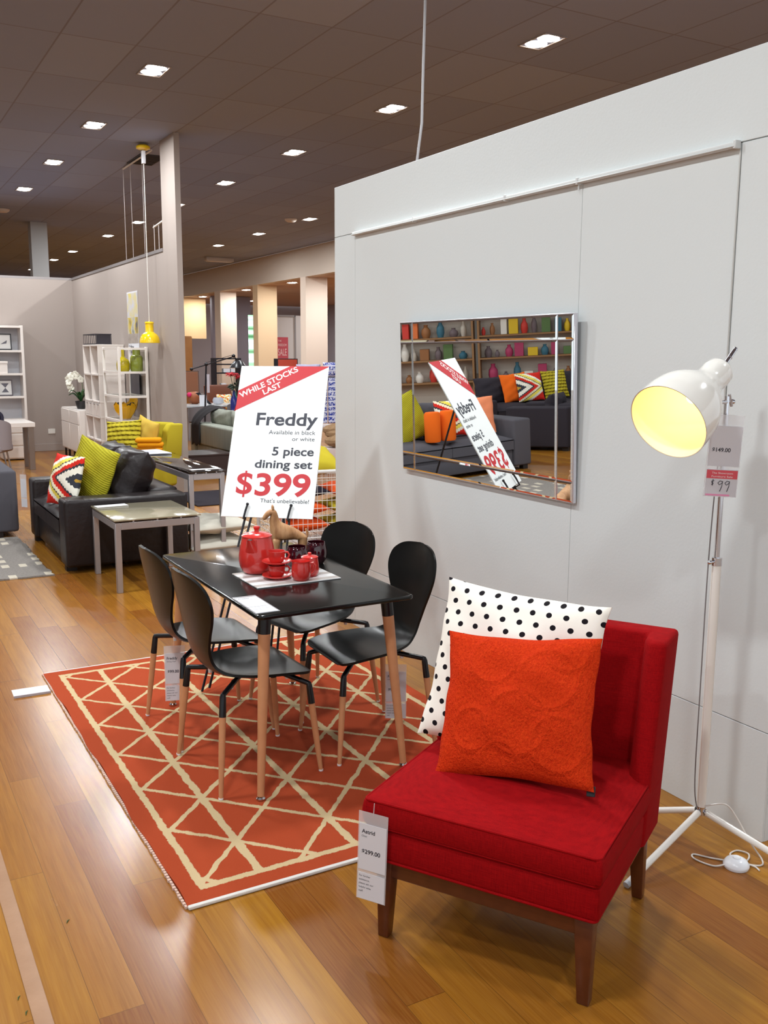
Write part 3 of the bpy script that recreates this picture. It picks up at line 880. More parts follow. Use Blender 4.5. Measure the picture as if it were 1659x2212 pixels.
add_text(bd, '399', REDINK, 0.335 * W_, 0.935 * W_, Z(0.858), 0.120, 0.0008, True)
add_text(bd, 'S', REDINK, 0.125 * W_, 0.300 * W_, Z(0.850), 0.112, 0.0008, True)
MB().box(0.2055 * W_, 0.2275 * W_, -0.0010, -0.0004, Z(0.875), Z(0.705)).build('lettering', REDINK, bd, smooth=False)
add_text(bd, "That's unbelievable!", DK, 0.41 * W_, 0.94 * W_, Z(0.905), 0.0215, 0.0008)

EM = M('black_easel_metal', (22, 20, 28), 0.35)
t = thing('easel', 'black metal tripod easel holding the white sale sign', 'easel', mat=sm_)
si = sm_.inverted()
def fl(x, y, z): return si @ Vector((x, y, z))
legs = []
for k, (xa, xb) in enumerate(((0.13, 0.06), (0.366, 0.46))):
    top = Vector((0.235 + (xa - 0.235) * (0.35 if k == 0 else 0.9), 0.02, 0.62)); knee = Vector((xa, 0.02, 0.03))
    base_w = sm_ @ knee
    dr = (sm_ @ knee - sm_ @ top)
    foot = (sm_ @ knee) + dr * ((base_w.z - 0.020) / -dr.z)
    fo = si @ foot
    side = Vector((0.032 if k == 0 else -0.032, 0, 0))
    lg = MB().tube([top, knee, fo], 0.0065, 8).tube([top + side * 0.3, knee + side, fo + side * 1.1 + Vector((0, 0, 0.02))], 0.0065, 8).build('front_leg', EM, t)
    b = MB().tube([knee, knee + side], 0.006, 8)
    b.tube([knee + (fo - knee) * 0.42, knee + side + (fo - knee) * 0.42], 0.006, 8)
    b.build('leg_bracket', EM, lg)
    p0 = Vector((xa, 0.012, -0.012))
    hk = MB().tube([knee + Vector((0, -0.004, 0)), p0, Vector((xa, -0.016, -0.012)), Vector((xa + 0.006, -0.018, 0.03)), Vector((xa + 0.012, -0.017, 0.064))], 0.0055, 8)
    hk.ball(Vector((xa + 0.012, -0.017, 0.066)), 0.0085, 10)
    hk.build('sign_hook', EM, t)
    legs.append((knee, fo))
a = legs[0][0] + (legs[0][1] - legs[0][0]) * 0.44; c = legs[1][0] + (legs[1][1] - legs[1][0]) * 0.44
MB().tube([a, c], 0.006, 8).build('cross_bar', EM, t)
MB().tube([Vector((0.235, 0.025, 0.64)), fl(2.28, 5.25, 0.008)], 0.0065, 8).build('rear_leg', EM, t)
b = MB().tube([a - Vector((0.035, 0, 0)), a], 0.004, 8).ball(a - Vector((0.035, 0, 0)), 0.009, 8, (0.5, 1, 1)); b.build('wing_screw', EM, t)

# ------------------------------------------------------------------ bevelled mirror on the wall
MIR = M('mirror_glass', (242, 244, 243), 0.0, metal=1.0)
ml, mw, mh = (2.655, 4.478, 1.062), 1.42, 0.795
mm = Matrix.Translation(ml) @ Matrix.Rotation(-PI / 2, 4, 'Z') @ Matrix.Rotation(0.035, 4, 'X')   # local x = -Y world, local -y = -X world
t = thing('wall_mirror', 'wide wall mirror with glass border strips, left of the floor lamp', 'mirror', mat=mm)
MB().box(0.0, mw, -0.012, 0.006, 0, mh, 0.002, 1).build('backing', M('silver_edge', (216, 216, 224), 0.25, metal=0.5), t)
st = 0.112
def pane(name, x0, x1, z0, z1):
    b = MB()
    e = 0.008
    y0, y1 = -0.0125, -0.0165
    p = [(x0, y0, z0), (x1, y0, z0), (x1, y0, z1), (x0, y0, z1)]
    q = [(x0 + e, y1, z0 + e), (x1 - e, y1, z0 + e), (x1 - e, y1, z1 - e), (x0 + e, y1, z1 - e)]
    vp = [b.bm.verts.new(k) for k in p]; vq = [b.bm.verts.new(k) for k in q]
    b.face(vq); b.face(vp[::-1])
    for i in range(4): b.face([vp[i], vp[(i + 1) % 4], vq[(i + 1) % 4], vq[i]])
    return b.build(name, MIR, t, smooth=False)
g_ = 0.0015
xs_ = [0.003, st + 0.02, mw - st + 0.004, mw - 0.003]; zs_ = [0.003, st - 0.02, mh - st + 0.004, mh - 0.003]
for i in range(3):
    for j in range(3):
        nm = 'mirror_pane' if (i == 1 and j == 1) else ('corner_pane' if i != 1 and j != 1 else 'border_pane')
        pane(nm, xs_[i] + g_, xs_[i + 1] - g_, zs_[j] + g_, zs_[j + 1] - g_)

# ------------------------------------------------------------------ red slipper chair
UP = M('red_woven_upholstery', (186, 16, 26), 0.9, spec=0.1)
n = NB(UP)
w1 = n.noise(n.vec(n.mul(n.x, 30), n.mul(n.y, 30), n.mul(n.z, 420)), 1.0, 2)
w2 = n.noise(n.vec(n.mul(n.x, 420), n.mul(n.y, 420), n.mul(n.z, 30)), 1.0, 2)
w = n.mul(n.add(w1, w2), 0.5)
n.color(n.mix(n.m('MULTIPLY_ADD', w, 2.0, -0.5), (122, 4, 10), (160, 12, 16)))
n.bump(w, 0.0012, 0.8)
WAL = M('dark_walnut_stain', (104, 52, 26), 0.35, coat=0.2, vary=(26, (74, 34, 16)))
rz = math.atan2(-0.852, 0.524)
RC = Vector((1.233, 2.208, 0.0))
t = thing('slipper_chair', 'armless red upholstered chair with dark wooden legs in the right foreground', 'armchair', RC, rz)
X0, X1 = -0.034, 0.650
b = MB()
b.box(0.0, 0.622, 0.0, 0.03, 0.196, 0.252, 0.003, 1); b.box(0.0, 0.622, 0.555, 0.585, 0.196, 0.252, 0.003, 1)
b.box(-0.004, 0.026, 0.0, 0.585, 0.196, 0.252, 0.003, 1); b.box(0.596, 0.626, 0.0, 0.585, 0.196, 0.252, 0.003, 1)
b.build('seat_rail', WAL, t)
def leg(xc, yc, dx, dy):
    b = MB()
    T, B_ = 0.026, 0.0165
    p = [(xc + dx + sx_ * B_, yc + dy + sy_ * B_, 0.0) for sx_, sy_ in ((-1, -1), (1, -1), (1, 1), (-1, 1))]
    q = [(xc + sx_ * T, yc + sy_ * T, 0.25) for sx_, sy_ in ((-1, -1), (1, -1), (1, 1), (-1, 1))]
    b.hexa(p + q, 0.004, 2)
    lo_ = b.build('leg', WAL, t)
    MB().lathe([(0, 0), (0.010, 0), (0.010, 0.002), (0, 0.003)], 12, Matrix.Translation((xc + dx, yc + dy, -0.0))).build('felt_pad', M('dark_felt', (30, 26, 24), 0.9), lo_)
leg(0.018, 0.022, -0.006, -0.004); leg(0.606, 0.022, 0.006, -0.006); leg(0.018, 0.56, -0.004, 0.024); leg(0.606, 0.56, 0.004, 0.024)
MB().box(X0, X1, -0.022, 0.62, 0.2525, 0.355, 0.016, 3).build('seat_base', UP, t)
# seat cushion with a gently crowned top
b = MB()
def seat(u, v):
    a = 2 * u - 1; c_ = 2 * v - 1
    return (X0 + (X1 - X0) * u, -0.024 + 0.644 * v, 0)
b.box(X0 - 0.002, X1 + 0.002, -0.026, 0.618, 0.3555, 0.436, 0.0, 1)
bmesh.ops.subdivide_edges(b.bm, edges=b.bm.edges[:], cuts=11, use_grid_fill=True)
for v in b.bm.verts:
    a = (v.co.x - (X0 + X1) / 2) / ((X1 - X0) / 2); c_ = (v.co.y - 0.296) / 0.322
    k = max(0, (1 - abs(a) ** 2.6)) * max(0, (1 - abs(c_) ** 2.6))
    if v.co.z > 0.42: v.co.z += 0.034 * k
    zz = (v.co.z - 0.395) / 0.04
    if abs(zz) <= 1.0:
        bul = 0.006 * (1 - zz * zz)
        if abs(a) > 0.99: v.co.x += math.copysign(bul, a)
        if abs(c_) > 0.99: v.co.y += math.copysign(bul, c_)
es = [e for e in b.bm.edges if len(e.link_faces) == 2 and e.calc_face_angle(0) > 0.9]
bmesh.ops.bevel(b.bm, geom=es, offset=0.01, segments=3, profile=0.5, affect='EDGES')
cu_ = b.build('seat_cushion', UP, t, angle=60)
b = MB()
def loop(z, g=0.0):
    r = 0.014; pts_ = []
    for cx_, cy_, a0 in ((X1 + g - r, 0.618 + g - r, 0), (X0 - g + r, 0.618 + g - r, 90), (X0 - g + r, -0.026 - g + r, 180), (X1 + g - r, -0.026 - g + r, 270)):
        for k in range(5):
            an = math.radians(a0 + k * 22.5); pts_.append((cx_ + r * math.cos(an), cy_ + r * math.sin(an), z))
    return pts_
b.tube(loop(0.4325, -0.001), 0.0042, 8, closed=True)
b.build('piping', UP, cu_)
b = MB(); b.tube(loop(0.3575, -0.003), 0.0042, 8, closed=True); b.tube(loop(0.2565, -0.006), 0.004, 8, closed=True)
b.build('piping', UP, t)
# back with two forward wings
b = MB()
lv = [0.256, 0.34, 0.45, 0.56, 0.68, 0.78, 0.842]
rings = []
for z in lv:
    s_ = (z - 0.256) / 0.586
    yb = 0.610 + 0.130 * s_ ** 1.15          # rear surface
    yi = yb - 0.078 + 0.010 * math.sin(s_ * PI)   # inner face
    yw = yb - 0.195 + 0.012 * s_                 # wing front
    flare = 0.006 * s_
    o1, o2 = X0 - 0.006 - flare, X1 + 0.006 + flare
    wt = 0.07
    ring = [(o1, yb), (o1, yw), (o1 + wt * 0.55, yw - 0.006), (o1 + wt, yw + 0.02), (o1 + wt + 0.008, yi), (o2 - wt - 0.008, yi), (o2 - wt, yw + 0.02), (o2 - wt * 0.55, yw - 0.006), (o2, yw), (o2, yb)]
    rings.append([b.bm.verts.new((x_, y_, z)) for x_, y_ in ring])
for A_, B_ in zip(rings, rings[1:]):
    for k in range(10): b.face([A_[k], A_[(k + 1) % 10], B_[(k + 1) % 10], B_[k]])
R0 = rings[0]; R1 = rings[-1]
for R_ in (R0, R1):
    b.face([R_[0], R_[1], R_[2], R_[3], R_[4]]); b.face([R_[5], R_[6], R_[7], R_[8], R_[9]]); b.face([R_[0], R_[4], R_[5], R_[9]])
bmesh.ops.recalc_face_normals(b.bm, faces=b.bm.faces)
es = [e for e in b.bm.edges if len(e.link_faces) == 2 and e.calc_face_angle(0) > 0.55 and not (all(v.co.z < 0.27 for v in e.verts))]
bmesh.ops.bevel(b.bm, geom=es, offset=0.016, segments=4, profile=0.5, affect='EDGES', clamp_overlap=True)
b.build('backrest', UP, t, angle=60)

rw = lambda u, v, z: RC + Vector((0.524 * u + 0.854 * v, -0.852 * u + 0.521 * v, z))
pm2 = M('white_cushion_black_dots', (240, 236, 226), 0.85, spec=0.2)
n = NB(pm2)
# staggered rows of dots, slightly turned
ca, sa = math.cos(0.03), math.sin(0.03)
px_ = n.add(n.mul(n.x, ca), n.mul(n.z, sa)); pz_ = n.sub(n.mul(n.z, ca), n.mul(n.x, sa))
ry = n.m('DIVIDE', pz_, 0.036); rown = n.floor(ry)
rx = n.add(n.m('DIVIDE', px_, 0.054), n.mul(rown, 0.37))
dx_ = n.mul(n.sub(n.fract(rx), 0.5), 0.054); dy_ = n.mul(n.sub(n.fract(ry), 0.5), 0.036)
dist = n.m('SQRT', n.add(n.mul(dx_, dx_), n.mul(n.mul(dy_, dy_), 1.15)))
n.color(n.mix(n.lt(dist, 0.0092), (244, 240, 230), (22, 18, 24)))
n.bump(n.noise(n.vec(n.x, n.y, n.z), 500, 2), 0.0006, 0.5)
pillow('polka_dot_cushion', 'white cushion with black dots leaning on the back of the red chair', pm2, 0.545, 0.515, 0.135,
       Matrix.Translation(rw(0.197, 0.382, 0.460)) @ Matrix.Rotation(rz, 4, 'Z') @ Matrix.Rotation(math.radians(-19), 4, 'X') @ Matrix.Rotation(math.radians(3.0), 4, 'Y'), seed=4, pinch=0.06)
om = M('orange_plush', (226, 58, 16), 0.95, spec=0.1, sheen=0.0)
n = NB(om)
fur = n.noise(n.vec(n.mul(n.x, 1), n.mul(n.y, 1), n.mul(n.z, 0.6)), 170, 3, 0.7)
def ringd(cx_, cz_, r):
    a_ = n.sub(n.x, cx_); c_ = n.sub(n.z, cz_)
    return n.mx(n.sub(1.0, n.mul(n.abs(n.sub(n.m('SQRT', n.add(n.mul(a_, a_), n.mul(c_, c_))), r)), 70.0)), 0.0)
rg = ringd(-0.07, 0.35, 0.07)
for q in ((0.10, 0.30, 0.085), (0.02, 0.17, 0.09), (-0.12, 0.14, 0.06), (0.14, 0.12, 0.075), (-0.03, 0.05, 0.06), (0.15, 0.39, 0.06)):
    rg = n.mx(rg, ringd(*q))
n.color(n.mix(n.m('MULTIPLY_ADD', fur, 1.6, -0.3), (190, 36, 10), (230, 70, 24)))
n.bump(n.add(n.mul(fur, 0.6), n.mul(rg, 0.35)), 0.018, 0.9)
o = pillow('orange_plush_cushion', 'bright orange fluffy cushion with embossed circles, in front of the dotted one', om, 0.48, 0.435, 0.125,
       Matrix.Translation(rw(0.318, 0.203, 0.467)) @ Matrix.Rotation(rz, 4, 'Z') @ Matrix.Rotation(math.radians(-27), 4, 'X') @ Matrix.Rotation(math.radians(-6.0), 4, 'Y'), seed=9, pinch=0.07)
b = MB().box(-0.012, 0.012, -0.002, 0.002, -0.016, 0.012, 0.001, 1)
lb = b.build('care_label', M('black_label', (26, 24, 26), 0.7), o); lb.location = (0.232, 0.004, 0.006)
price_tag('price_tag', 'white price tag reading Astrid hanging on the front corner of the red chair', Matrix.Translation(rw(0.004, -0.040, 0.402)) @ Matrix.Rotation(rz + math.radians(4), 4, 'Z') @ Matrix.Rotation(math.radians(2), 4, 'Y'), 0.092, 0.272, 'Astrid', 'Chair', '$299.00', split=0.33)

# ------------------------------------------------------------------ floor lamp
LW = M('glossy_white_enamel', (236, 232, 224), 0.15, coat=0.6)
LX, LY = 2.458, 2.12
t = thing('floor_lamp', 'white tripod floor lamp with a lit bell shade beside the red chair', 'floor lamp', (LX, LY, 0))
hub = Vector((0, 0, 0.135))
for ft in ((2.05 - LX, 2.046 - LY), (2.615 - LX, 1.84 - LY), (2.33 - LX, 2.46 - LY)):
    e = Vector((ft[0], ft[1], 0.010))
    st_ = hub + (e - hub).normalized() * 0.018
    lg = MB().tube([st_, e], 0.0115, 14).build('leg', LW, t)
    d_ = (e - hub).normalized()
    MB().tube([e - d_ * 0.012, e + d_ * 0.002], 0.0118, 14).build('foot_cap', M('clear_grey_cap', (196, 200, 206), 0.2), lg)
b = MB().tube([(0, 0, 0.118), (0, 0, 0.150)], 0.015, 18); b.tube([(-0.02, 0, 0.135), (0.02, 0, 0.135)], 0.006, 10); b.tube([(0, -0.022, 0.132), (0, 0.02, 0.132)], 0.006, 10)
b.build('hub', CHROME, t)
MB().tube([(0, 0, 0.150), (0, 0, 1.005)], 0.0155, 20).build('pole', LW, t)
b = MB().tube([(0, 0, 1.0), (0, 0, 1.026)], 0.0165, 18).tube([(-0.034, 0.0, 1.013), (0, 0, 1.013)], 0.005, 10); b.ball((-0.034, 0, 1.013), 0.0075, 10)
b.build('collar', CHROME, t)
MB().tube([(0, 0, 1.02), (0, 0, 1.50)], 0.0085, 14).build('upper_pole', CHROME, t)
# shade: opening centre and neck end in lamp coordinates
oc = Vector((2.113 - LX, 2.036 - LY, 1.487)); nk = Vector((2.400 - LX, 2.095 - LY, 1.648))
ax = (oc - nk); SL = ax.length; ax.normalize()
b = MB().tube([(0, 0, 1.495), (0, 0.0, 1.555)], 0.008, 12)
b.tube([(-0.045, -0.005, 1.537), (0.012, 0, 1.537)], 0.006, 10); b.tube([(0.004, -0.004, 1.562), (0.018, -0.004, 1.523)], 0.005, 8); b.ball((0.02, -0.006, 1.538), 0.009, 10)
b.build('joint', CHROME, t)
q = ax.to_track_quat('Z', 'Y').to_matrix().to_4x4()
sf = Matrix.Translation(nk) @ q
pr = [(0.0, 0.0), (0.020, 0.001), (0.037, 0.010), (0.045, 0.028), (0.047, 0.055), (0.050, 0.085), (0.058, 0.115), (0.075, 0.145), (0.097, 0.178), (0.115, 0.212), (0.125, 0.245), (0.130, 0.285), (0.1315, SL)]
pr = [(r_ * 0.945, z_) for r_, z_ in pr]; pr[4] = (0.049, 0.055); pr[3] = (0.047, 0.028)
sh = MB().lathe(pr, 56, sf).build('lamp_shade', LW, t)
inn = [(0.0, 0.088), (0.046, 0.089), (0.055, 0.117), (0.072, 0.147), (0.094, 0.180), (0.112, 0.213), (0.122, 0.246), (0.127, 0.285), (0.1285, SL - 0.001), (0.1312, SL)]
inn = [(r_ * 0.943, z_) for r_, z_ in inn]
MB().lathe(inn, 56, sf).build('shade_lining', M('white_shade_lining', (246, 236, 214), 0.5), sh)
MB().lathe([(0, 0.20), (0.016, 0.197), (0.027, 0.182), (0.029, 0.168), (0.024, 0.145), (0.014, 0.12), (0.013, 0.09)], 24, sf).build('bulb', M('lit_bulb', (255, 240, 200), 0.4, emit=(255, 226, 150), es=3.0), sh)
ld = bpy.data.lights.new('bulb_light', 'POINT'); ld.energy = 0.42; ld.color = (1.0, 0.72, 0.19); ld.shadow_soft_size = 0.03
lo_ = bpy.data.objects.new('bulb_light', ld); C.objects.link(lo_); lo_.parent = t; lo_.location = nk + ax * 0.215
b = MB()
d0 = nk - ax * 0.002; up_ = Vector((0.045, 0.01, 0.052))
hv = (-ax + Vector((0, 0, 0.25))).normalized()
b.tube([d0 + ax * 0.006, d0 + hv * 0.05], 0.0075, 12); b.tube([d0 + hv * 0.045, d0 + hv * 0.085], [0.0085, 0.0075], 12); b.ball(d0 + hv * 0.086, 0.0085, 12)
b.build('shade_handle', CHROME, t)
# flex from the shade joint down and along the floor to the foot switch
FX = M('clear_white_flex', (214, 208, 200), 0.3)
pts = [(-0.006, -0.004, 1.50), (-0.020, 0.006, 1.3), (-0.026, 0.012, 1.0), (-0.026, 0.013, 0.6), (-0.026, 0.012, 0.25), (-0.017, 0.004, 0.145)]
MB().tube([catmull(pts, k / 40) for k in range(41)], 0.0022, 6).build('grey_flex', M('grey_flex', (120, 116, 116), 0.4), t)
cp = [(2.458, 2.105, 0.155), (2.505, 2.06, 0.17), (2.53, 2.03, 0.13), (2.555, 1.985, 0.05), (2.567, 1.945, 0.006), (2.535, 1.925, 0.0035), (2.50, 1.96, 0.0035), (2.50, 2.02, 0.0035), (2.545, 2.03, 0.0035), (2.556, 1.99, 0.0062),
      (2.50, 1.965, 0.0062), (2.435, 2.03, 0.0035), (2.395, 2.085, 0.0035), (2.375, 2.06, 0.0035), (2.395, 2.0, 0.0035), (2.432, 1.975, 0.012), (2.452, 1.962, 0.014)]
MB().tube([Vector(catmull([(p[0] - LX, p[1] - LY, p[2]) for p in cp], k / 120)) for k in range(121)], 0.0028, 8).build('flex', FX, t)
o = MB().lathe([(0, 0.034), (0.018, 0.032), (0.034, 0.024), (0.042, 0.012), (0.0425, 0.007), (0.04, 0.0), (0, 0.0)], 32, Matrix.Translation((2.462 - LX, 1.963 - LY, 0.0005))).build('foot_switch', M('white_switch_plastic', (232, 234, 238), 0.25), t)
MB().lathe([(0, 0.0365), (0.012, 0.036), (0.014, 0.033)], 20, Matrix.Translation((2.462 - LX, 1.963 - LY, 0.0005))).build('switch_button', M('white_switch_plastic'), o)
MB().tube([Vector(catmull([(2.50 - LX, 1.945 - LY, 0.008), (2.512 - LX, 1.925 - LY, 0.004), (2.505 - LX, 1.905 - LY, 0.004)], k / 8)) for k in range(9)], 0.0028, 8).build('flex', FX, t)
tm = Matrix.Translation((2.410, 2.07, 1.50)) @ Matrix.Rotation(math.radians(-32), 4, 'Z') @ Matrix.Rotation(math.radians(2.5), 4, 'Y')
t = price_tag('price_tag', 'white price tag with a red strip and handwritten 99 hanging from the lamp pole', tm, 0.106, 0.262, None, None, '$149.00', staff=False, split=0.36)
lc = [c_ for c_ in t.children if c_.name.startswith('lower_card')][0]
b = MB().box(-0.048, 0.049, -0.0012, -0.0007, -0.203, -0.176); rs = b.build('red_strip', M('red_strip', (222, 84, 96), 0.5), lc, smooth=False)
for i, s in enumerate(('The Showroom', 'Furniture Sale')): add_text(rs, s, WHITEINK, -0.032, 0.034, -0.188 - i * 0.011, 0.0058, 0.0014)
b = MB().box(-0.046, 0.03, -0.0012, -0.0007, -0.2585, -0.253); b.build('pink_strip', M('pink_strip', (236, 150, 190), 0.5), lc, smooth=False)
b = MB()
def pen(pts_): b.tube([(x_, -0.0014, z_) for x_, z_ in pts_], 0.0011, 6)
for ox in (-0.008, 0.014):
    pen([(ox + 0.012, -0.212), (ox + 0.004, -0.210), (ox - 0.002, -0.217), (ox + 0.003, -0.223), (ox + 0.011, -0.217), (ox + 0.013, -0.211), (ox + 0.011, -0.228), (ox + 0.006, -0.244)])
pen([(-0.022, -0.210), (-0.030, -0.212), (-0.029, -0.217), (-0.024, -0.220), (-0.030, -0.223)]); pen([(-0.026, -0.206), (-0.027, -0.226)])
b.build('handwriting', INK, lc)

# rug ticket lying on the floor at the rug's far corner
t = thing('rug_ticket', 'white ticket lying on the timber floor at the left corner of the rug', 'price card', (0.682, 4.83, 0.0), math.radians(-2))
cd = MB().box(-0.083, 0.09, -0.062, 0.062, 0.0, 0.0016, 0.0005, 1).build('card', PAPER, t)
fr = Matrix.Translation((0, 0, 0.0016)) @ Matrix.Rotation(math.radians(-90), 4, 'X')
MB().box(-0.084, 0.09, -0.068, -0.062, 0.0, 0.012, 0.0005, 1).build('folded_edge', M('grey_card_edge', (178, 172, 180), 0.6), t)
for i in range(3):
    b = MB().box(-0.045 + i * 0.03, -0.032 + i * 0.03, -0.04, 0.04, 0.0017, 0.0022); b.build('print_block', M('faint_grey_print', (206, 204, 204), 0.6), cd, smooth=False)
rn = random.Random(5)
for i, (x_, y_, l) in enumerate(((0.452, 2.72, 'tiny green leaf scrap on the boards left of the rug corner'), (0.270, 2.43, 'tiny green scrap left of the worn floor strip, upper of two'), (0.2785, 2.36, 'tiny green scrap touching the worn floor strip, lower of two'))):
    b = MB(); b.tube([(-0.009, 0, 0.0016), (0, 0.002, 0.003), (0.009, 0, 0.0016)], [0.0008, 0.0018, 0.0006], 6)
    o = b.build('leaf_scrap', M('green_scrap', (54, 84, 40), 0.7)); o.location = (x_, y_, 0); o.rotation_euler = (0, 0, rn.uniform(0, 1.5))
    tag(o, l, 'leaf scrap', 'green scraps on the floor')

# ------------------------------------------------------------------ black leather sofa with cushions
LEA = M('black_brown_leather', (26, 22, 24), 0.36, spec=0.35, bump=(26, 0.004), vary=(3, (38, 29, 28)))
def sofa(name, label, cat, loc, rz, mat, w, d, arm_h, seat_h, back_h, arm_w, cushions=2, crown=0.05, back_t=0.23, back_lean=13, foot=M('dark_wood_block', (30, 22, 20), 0.5)):
    """local: faces -y, x across, origin on the floor at the centre of the front"""
    t = thing(name, label, cat, loc, rz)
    for s in (-1, 1):
        x0, x1 = (-w / 2, -w / 2 + arm_w) if s < 0 else (w / 2 - arm_w, w / 2)
        MB().box(x0, x1, 0.0, d, 0.05, arm_h, 0.028, 4).build('arm', mat, t)
        for y in (0.06, d - 0.06): MB().box(x0 + 0.05, x0 + 0.12, y - 0.04, y + 0.04, 0, 0.05).build('foot', foot, t, smooth=False)
    MB().box(-w / 2 + arm_w + 0.002, w / 2 - arm_w - 0.002, 0.03, d - 0.05, 0.05, seat_h - 0.16, 0.02, 2).build('base', mat, t)
    MB().box(-w / 2 + arm_w + 0.002, w / 2 - arm_w - 0.002, d - 0.24, d - 0.002, seat_h - 0.15, arm_h + 0.02, 0.03, 3).build('back_frame', mat, t)
    iw = (w - 2 * arm_w - 0.01) / cushions
    for i in range(cushions):
        xa = -w / 2 + arm_w + 0.005 + i * iw
        b = MB().box(xa + 0.003, xa + iw - 0.003, 0.0, d - 0.25, seat_h - 0.158, seat_h, 0.0)
        bmesh.ops.subdivide_edges(b.bm, edges=b.bm.edges[:], cuts=7, use_grid_fill=True)
        for v in b.bm.verts:
            a_ = (v.co.x - (xa + iw / 2)) / (iw / 2); c_ = (v.co.y - (d - 0.25) / 2) / ((d - 0.25) / 2)
            if v.co.z > seat_h - 0.02:
                v.co.z += crown * max(0, 1 - a_ ** 2) * max(0, 1 - abs(c_) ** 3) - 0.03 * max(abs(a_), abs(c_)) ** 8
        b.build('seat_cushion', mat, t, angle=70)
        p = pillow_bm(iw - 0.01, back_h - seat_h + 0.03, back_t, n=16, pinch=0.02, seed=i + 3, flat=3.2, wrinkle=0.012)
        bmesh.ops.transform(p.bm, matrix=Matrix.Translation((xa + iw / 2, d - 0.27 - back_t / 2, seat_h + 0.005)) @ Matrix.Rotation(math.radians(-back_lean), 4, 'X'), verts=p.bm.verts)
        p.build('back_cushion', mat, t, angle=75)
    return t
# faces -x, near arm towards the viewer: local -y -> world -x
sofa('leather_sofa', 'black leather two seat sofa behind the taupe side table', 'sofa', (1.36, 8.19, 0), math.radians(-90), LEA, 1.64, 0.97, 0.575, 0.44, 0.90, 0.25, back_t=0.34, back_lean=24)

def patt_zig(name, base=(58, 60, 68)):
    m = M(name, base, 0.9, spec=0.2)
    n = NB(m)
    z_ = n.sub(n.z, 0.22)
    v_ = n.sub(n.abs(z_), n.mul(n.x, 0.55))
    saw = n.mul(n.m('PINGPONG', n.mul(n.x, 1.0), 0.014), 0.9)
    s_ = n.add(n.m('ADD', v_, saw), 0.14)
    n.color(n.ramp(n.m('MULTIPLY', s_, 2.6), [(0.0, (190, 150, 60)), (0.12, (58, 60, 68)), (0.24, (232, 228, 214)), (0.40, (58, 60, 68)), (0.455, (206, 44, 34)), (0.565, (236, 226, 196)), (0.655, (60, 60, 66)), (0.685, (232, 214, 92)), (0.80, (240, 236, 222)), (0.9, (206, 44, 34))], 'CONSTANT'))
    return m
ZIG = patt_zig('zigzag_weave')
KNIT = M('chartreuse_rib_weave', (176, 168, 40), 0.9, spec=0.2)
n = NB(KNIT)
rib = n.m('PINGPONG', n.add(n.z, n.mul(n.x, 0.18)), 0.009)
rib2 = n.m('PINGPONG', n.add(n.x, n.mul(n.z, -0.4)), 0.02)
n.color(n.mix(n.m('MULTIPLY', rib, 100), (146, 138, 26), (180, 172, 46)))
n.bump(n.add(n.mul(rib, 60), n.mul(rib2, 20)), 0.006, 0.8)
ORG = M('burnt_orange_cloth', (216, 84, 36), 0.9, spec=0.15, bump=(150, 0.001))
pillow('zigzag_cushion', 'zigzag patterned cushion in grey, red and cream, leftmost on the black leather sofa', ZIG, 0.44, 0.42, 0.14, place((1.425, 7.88, 0.465), math.radians(-72), math.radians(16)), seed=2)
pillow('lime_cushion', 'large lime green ribbed cushion standing in the middle of the black leather sofa', KNIT, 0.50, 0.50, 0.17, place((1.615, 7.94, 0.482), math.radians(-62), math.radians(12), math.radians(16)), seed=5)
pillow('orange_cushion', 'burnt orange cushion peeping out behind the lime green one on the sofa', ORG, 0.42, 0.42, 0.12, place((1.645, 8.30, 0.485), math.radians(-88), math.radians(14)), seed=6)

# ------------------------------------------------------------------ taupe side table
TG = M('taupe_glass_top', (150, 142, 120), 0.12, coat=0.4)
SATIN = M('satin_metal', (172, 168, 170), 0.4, metal=0.7)
def metal_table(name, label, cat, x0, x1, y0, y1, h, topmat, lw=0.04, rail=0.05, tt=0.012, gap=0.012):
    cx_, cy_ = (x0 + x1) / 2, (y0 + y1) / 2
    t = thing(name, label, cat, (cx_, cy_, 0))
    hx, hy = (x1 - x0) / 2, (y1 - y0) / 2
    MB().box(-hx, hx, -hy, hy, h - tt, h, 0.003, 2).build('tabletop', topmat, t)
    hz = h - tt - gap
    for sx_, sy_ in ((-1, -1), (1, -1), (1, 1), (-1, 1)):
        xa, ya = sx_ * (hx - 0.008), sy_ * (hy - 0.008)
        MB().box(min(xa, xa - sx_ * lw), max(xa, xa - sx_ * lw), min(ya, ya - sy_ * lw), max(ya, ya - sy_ * lw), 0, hz, 0.002, 1).build('leg', SATIN, t)
    e = 0.008
    b = MB()
    b.box(-hx + e + lw, hx - e - lw, -hy + e, -hy + e + lw, hz - rail, hz, 0.002, 1); b.box(-hx + e + lw, hx - e - lw, hy - e - lw, hy - e, hz - rail, hz, 0.002, 1)
    b.box(-hx + e, -hx + e + lw, -hy + e + lw, hy - e - lw, hz - rail, hz, 0.002, 1); b.box(hx - e - lw, hx - e, -hy + e + lw, hy - e - lw, hz - rail, hz, 0.002, 1)
    b.build('rail', SATIN, t)
    b = MB()
    for sx_ in (-0.55, 0.0, 0.55):
        for sy_ in (-1, 1): b.lathe([(0.009, 0), (0.009, gap)], 10, Matrix.Translation((sx_ * hx, sy_ * (hy - 0.03), hz)))
    b.build('glass_spacer', CHROME, t)
    return t
metal_table('side_table', 'square side table with taupe glass top and satin metal legs beside the leather sofa', 'side table', 1.55, 2.18, 6.60, 7.34, 0.53, TG)
o = MB().box(-0.12, 0.12, -0.05, 0.05, 0, 0.0015, 0.0004, 1).build('leaflet', PAPER); o.location = (1.69, 7.27, 0.5305); o.rotation_euler = (0, 0, math.radians(4))
tag(o, 'white leaflet on the far corner of the taupe side table', 'leaflet')
